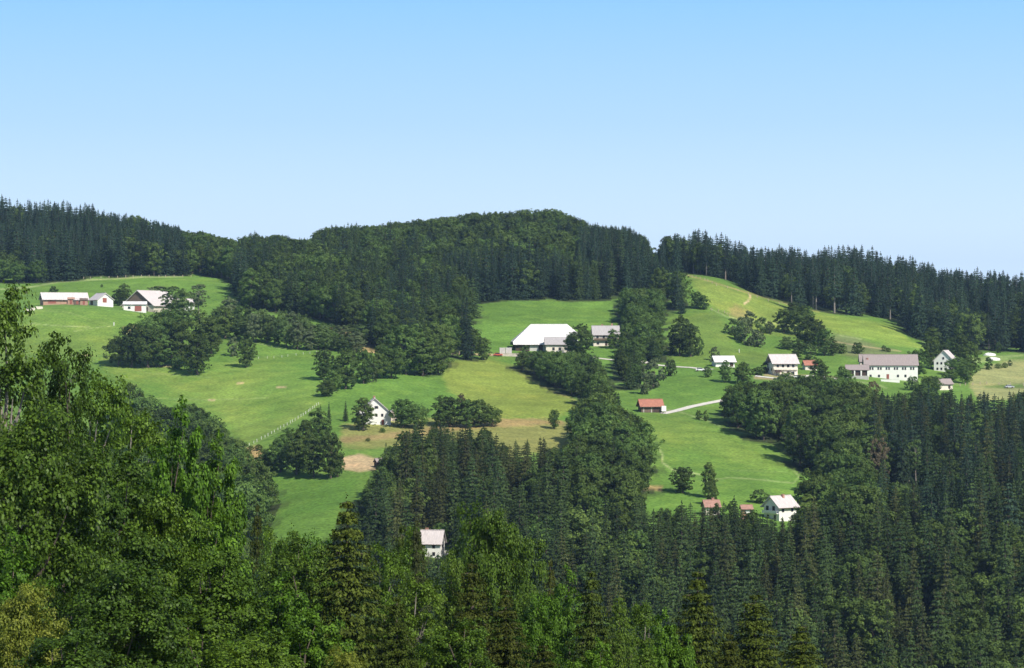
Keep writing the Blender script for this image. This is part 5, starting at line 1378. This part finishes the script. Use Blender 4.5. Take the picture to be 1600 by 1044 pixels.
for j, r_ in enumerate(SC):
    if base + j in picked:
        q = RB.setdefault(r_[6][7], [1e9, -1e9, 1e9, -1e9])
        q[0] = min(q[0], r_[0]); q[1] = max(q[1], r_[0]); q[2] = min(q[2], r_[2]); q[3] = max(q[3], r_[2])
for j, r_ in enumerate(SC):
    x, y, z, hh, w, pr, mt, ri = r_[6]
    i = base + j
    kd = r_[5]
    rot = random.random() * 6.28
    if i in picked:
        nm, ct = NAMES[kd]
        rb_ = RB[ri]
        u_ = (r_[0] - rb_[0]) / (rb_[1] - rb_[0] + 1e-6); v_ = (r_[2] - rb_[2]) / (rb_[3] - rb_[2] + 1e-6)
        pos_ = (('upper', 'middle', 'lower')[min(2, int(v_ * 3))] + ' ' + ('left', 'central', 'right')[min(2, int(u_ * 3))])
        lim = (19, 23.5) if kd == 's' else (14, 17.5)
        size = 'short' if hh < lim[0] else ('tall' if hh > lim[1] else 'middling')
        kind1 = MATW[mt] + ' ' + KINDW[kd][0]; kind2 = MATW[mt] + ' ' + KINDW[kd][1]
        plant(nm, pr, mt, (x, y, z), hh, w, rot, size + ' ' + kind1 + ', ' + pos_ + ' part of the ' + REG[ri][8], ct,
              group=size + ' ' + kind2 + ', ' + pos_ + ' part of the ' + REG[ri][8], parts=False)
    else:
        stuff[kd].append((x, y, z, hh / PR[pr][2], w / (2 * PR[pr][3]), rot, pr, mt))
build_ground()
def make_stuff(name, label, items):
    """the rest of the wood: one object, trees set on its points"""
    combos = sorted({(t[6], t[7]) for t in items})
    me = bpy.data.meshes.new(name)
    n = len(items)
    me.vertices.add(n)
    me.vertices.foreach_set('co', np.array([t[:3] for t in items], np.float32).ravel())
    a = me.attributes.new('pick', 'INT', 'POINT'); a.data.foreach_set('value', np.array([combos.index((t[6], t[7])) for t in items], np.int32))
    a = me.attributes.new('tree_scale', 'FLOAT_VECTOR', 'POINT'); a.data.foreach_set('vector', np.array([(t[4], t[4], t[3]) for t in items], np.float32).ravel())
    a = me.attributes.new('tree_rot', 'FLOAT_VECTOR', 'POINT'); a.data.foreach_set('vector', np.array([(0, 0, t[5]) for t in items], np.float32).ravel())
    o = bpy.data.objects.new(name, me); COL.objects.link(o)
    tag(o, label, 'wood', None, 'stuff')
    ng = bpy.data.node_groups.new(name, 'GeometryNodeTree')
    ng.interface.new_socket('Geometry', in_out='INPUT', socket_type='NodeSocketGeometry')
    ng.interface.new_socket('Geometry', in_out='OUTPUT', socket_type='NodeSocketGeometry')
    gi = ng.nodes.new('NodeGroupInput'); go = ng.nodes.new('NodeGroupOutput')
    jn = ng.nodes.new('GeometryNodeJoinGeometry')
    def attr(nm, dt):
        q = ng.nodes.new('GeometryNodeInputNamedAttribute'); q.data_type = dt; q.inputs['Name'].default_value = nm
        return q
    pk = attr('pick', 'INT'); scn = attr('tree_scale', 'FLOAT_VECTOR'); rtn = attr('tree_rot', 'FLOAT_VECTOR')
    for k, (pr, mt) in enumerate(combos):
        # the tree set on the points is one of the single trees standing in the wood
        src = SRC.get((pr, mt))
        oi = ng.nodes.new('GeometryNodeObjectInfo'); oi.transform_space = 'ORIGINAL'; oi.inputs['As Instance'].default_value = True
        oi.inputs['Object'].default_value = src
        cp = ng.nodes.new('FunctionNodeCompare'); cp.data_type = 'INT'; cp.operation = 'EQUAL'
        ng.links.new(pk.outputs['Attribute'], cp.inputs[2]); cp.inputs[3].default_value = k
        ip = ng.nodes.new('GeometryNodeInstanceOnPoints')
        ng.links.new(gi.outputs[0], ip.inputs['Points']); ng.links.new(cp.outputs[0], ip.inputs['Selection'])
        ng.links.new(oi.outputs['Geometry'], ip.inputs['Instance'])
        ng.links.new(rtn.outputs['Attribute'], ip.inputs['Rotation']); ng.links.new(scn.outputs['Attribute'], ip.inputs['Scale'])
        ng.links.new(ip.outputs[0], jn.inputs[0])
    ng.links.new(jn.outputs[0], go.inputs[0])
    md = o.modifiers.new('trees', 'NODES'); md.node_group = ng
SRC = {}
for o in COL.objects:
    if o.type == 'MESH' and o.parent is None and o.name.split('.')[0] in ('spruce_tree', 'broadleaf_tree'):
        for key, me in _mc.items():
            if key[2] == 'all' and me == o.data: SRC.setdefault(key[:2], o)
for kd in stuff:
    fixed = []
    have = [k for k in SRC if (k[0].startswith('spruce')) == (kd == 's')]
    for t in stuff[kd]:
        if (t[6], t[7]) not in SRC:
            alt = [k for k in have if k[1] == t[7]] or [k for k in have if k[0] == t[6]] or have
            t = t[:6] + alt[0]
        fixed.append(t)
    stuff[kd] = fixed
make_stuff('spruce_wood', 'mass of dark spruces filling the woods on the ridges and slopes', stuff['s'])
make_stuff('leafy_wood', 'mass of leafy trees filling the woods on the hill and slopes', stuff['b'])

# ================================================================== HAZE
hz = MB().box(-2600, 2600, -40, 9300, -420, 260)
hv = bpy.data.materials.new('haze'); hv.use_nodes = True
nt = hv.node_tree; nt.nodes.clear()
ho = nt.nodes.new('ShaderNodeOutputMaterial'); pv = nt.nodes.new('ShaderNodeVolumePrincipled')
pv.inputs['Color'].default_value = (0.50, 0.68, 1.0, 1)
pv.inputs['Density'].default_value = 0.000048
pv.inputs['Anisotropy'].default_value = 0.3
nt.links.new(pv.outputs[0], ho.inputs['Volume'])
USE_HAZE = True
if USE_HAZE:
    o = hz.build('haze', hv); tag(o, kind='stuff')
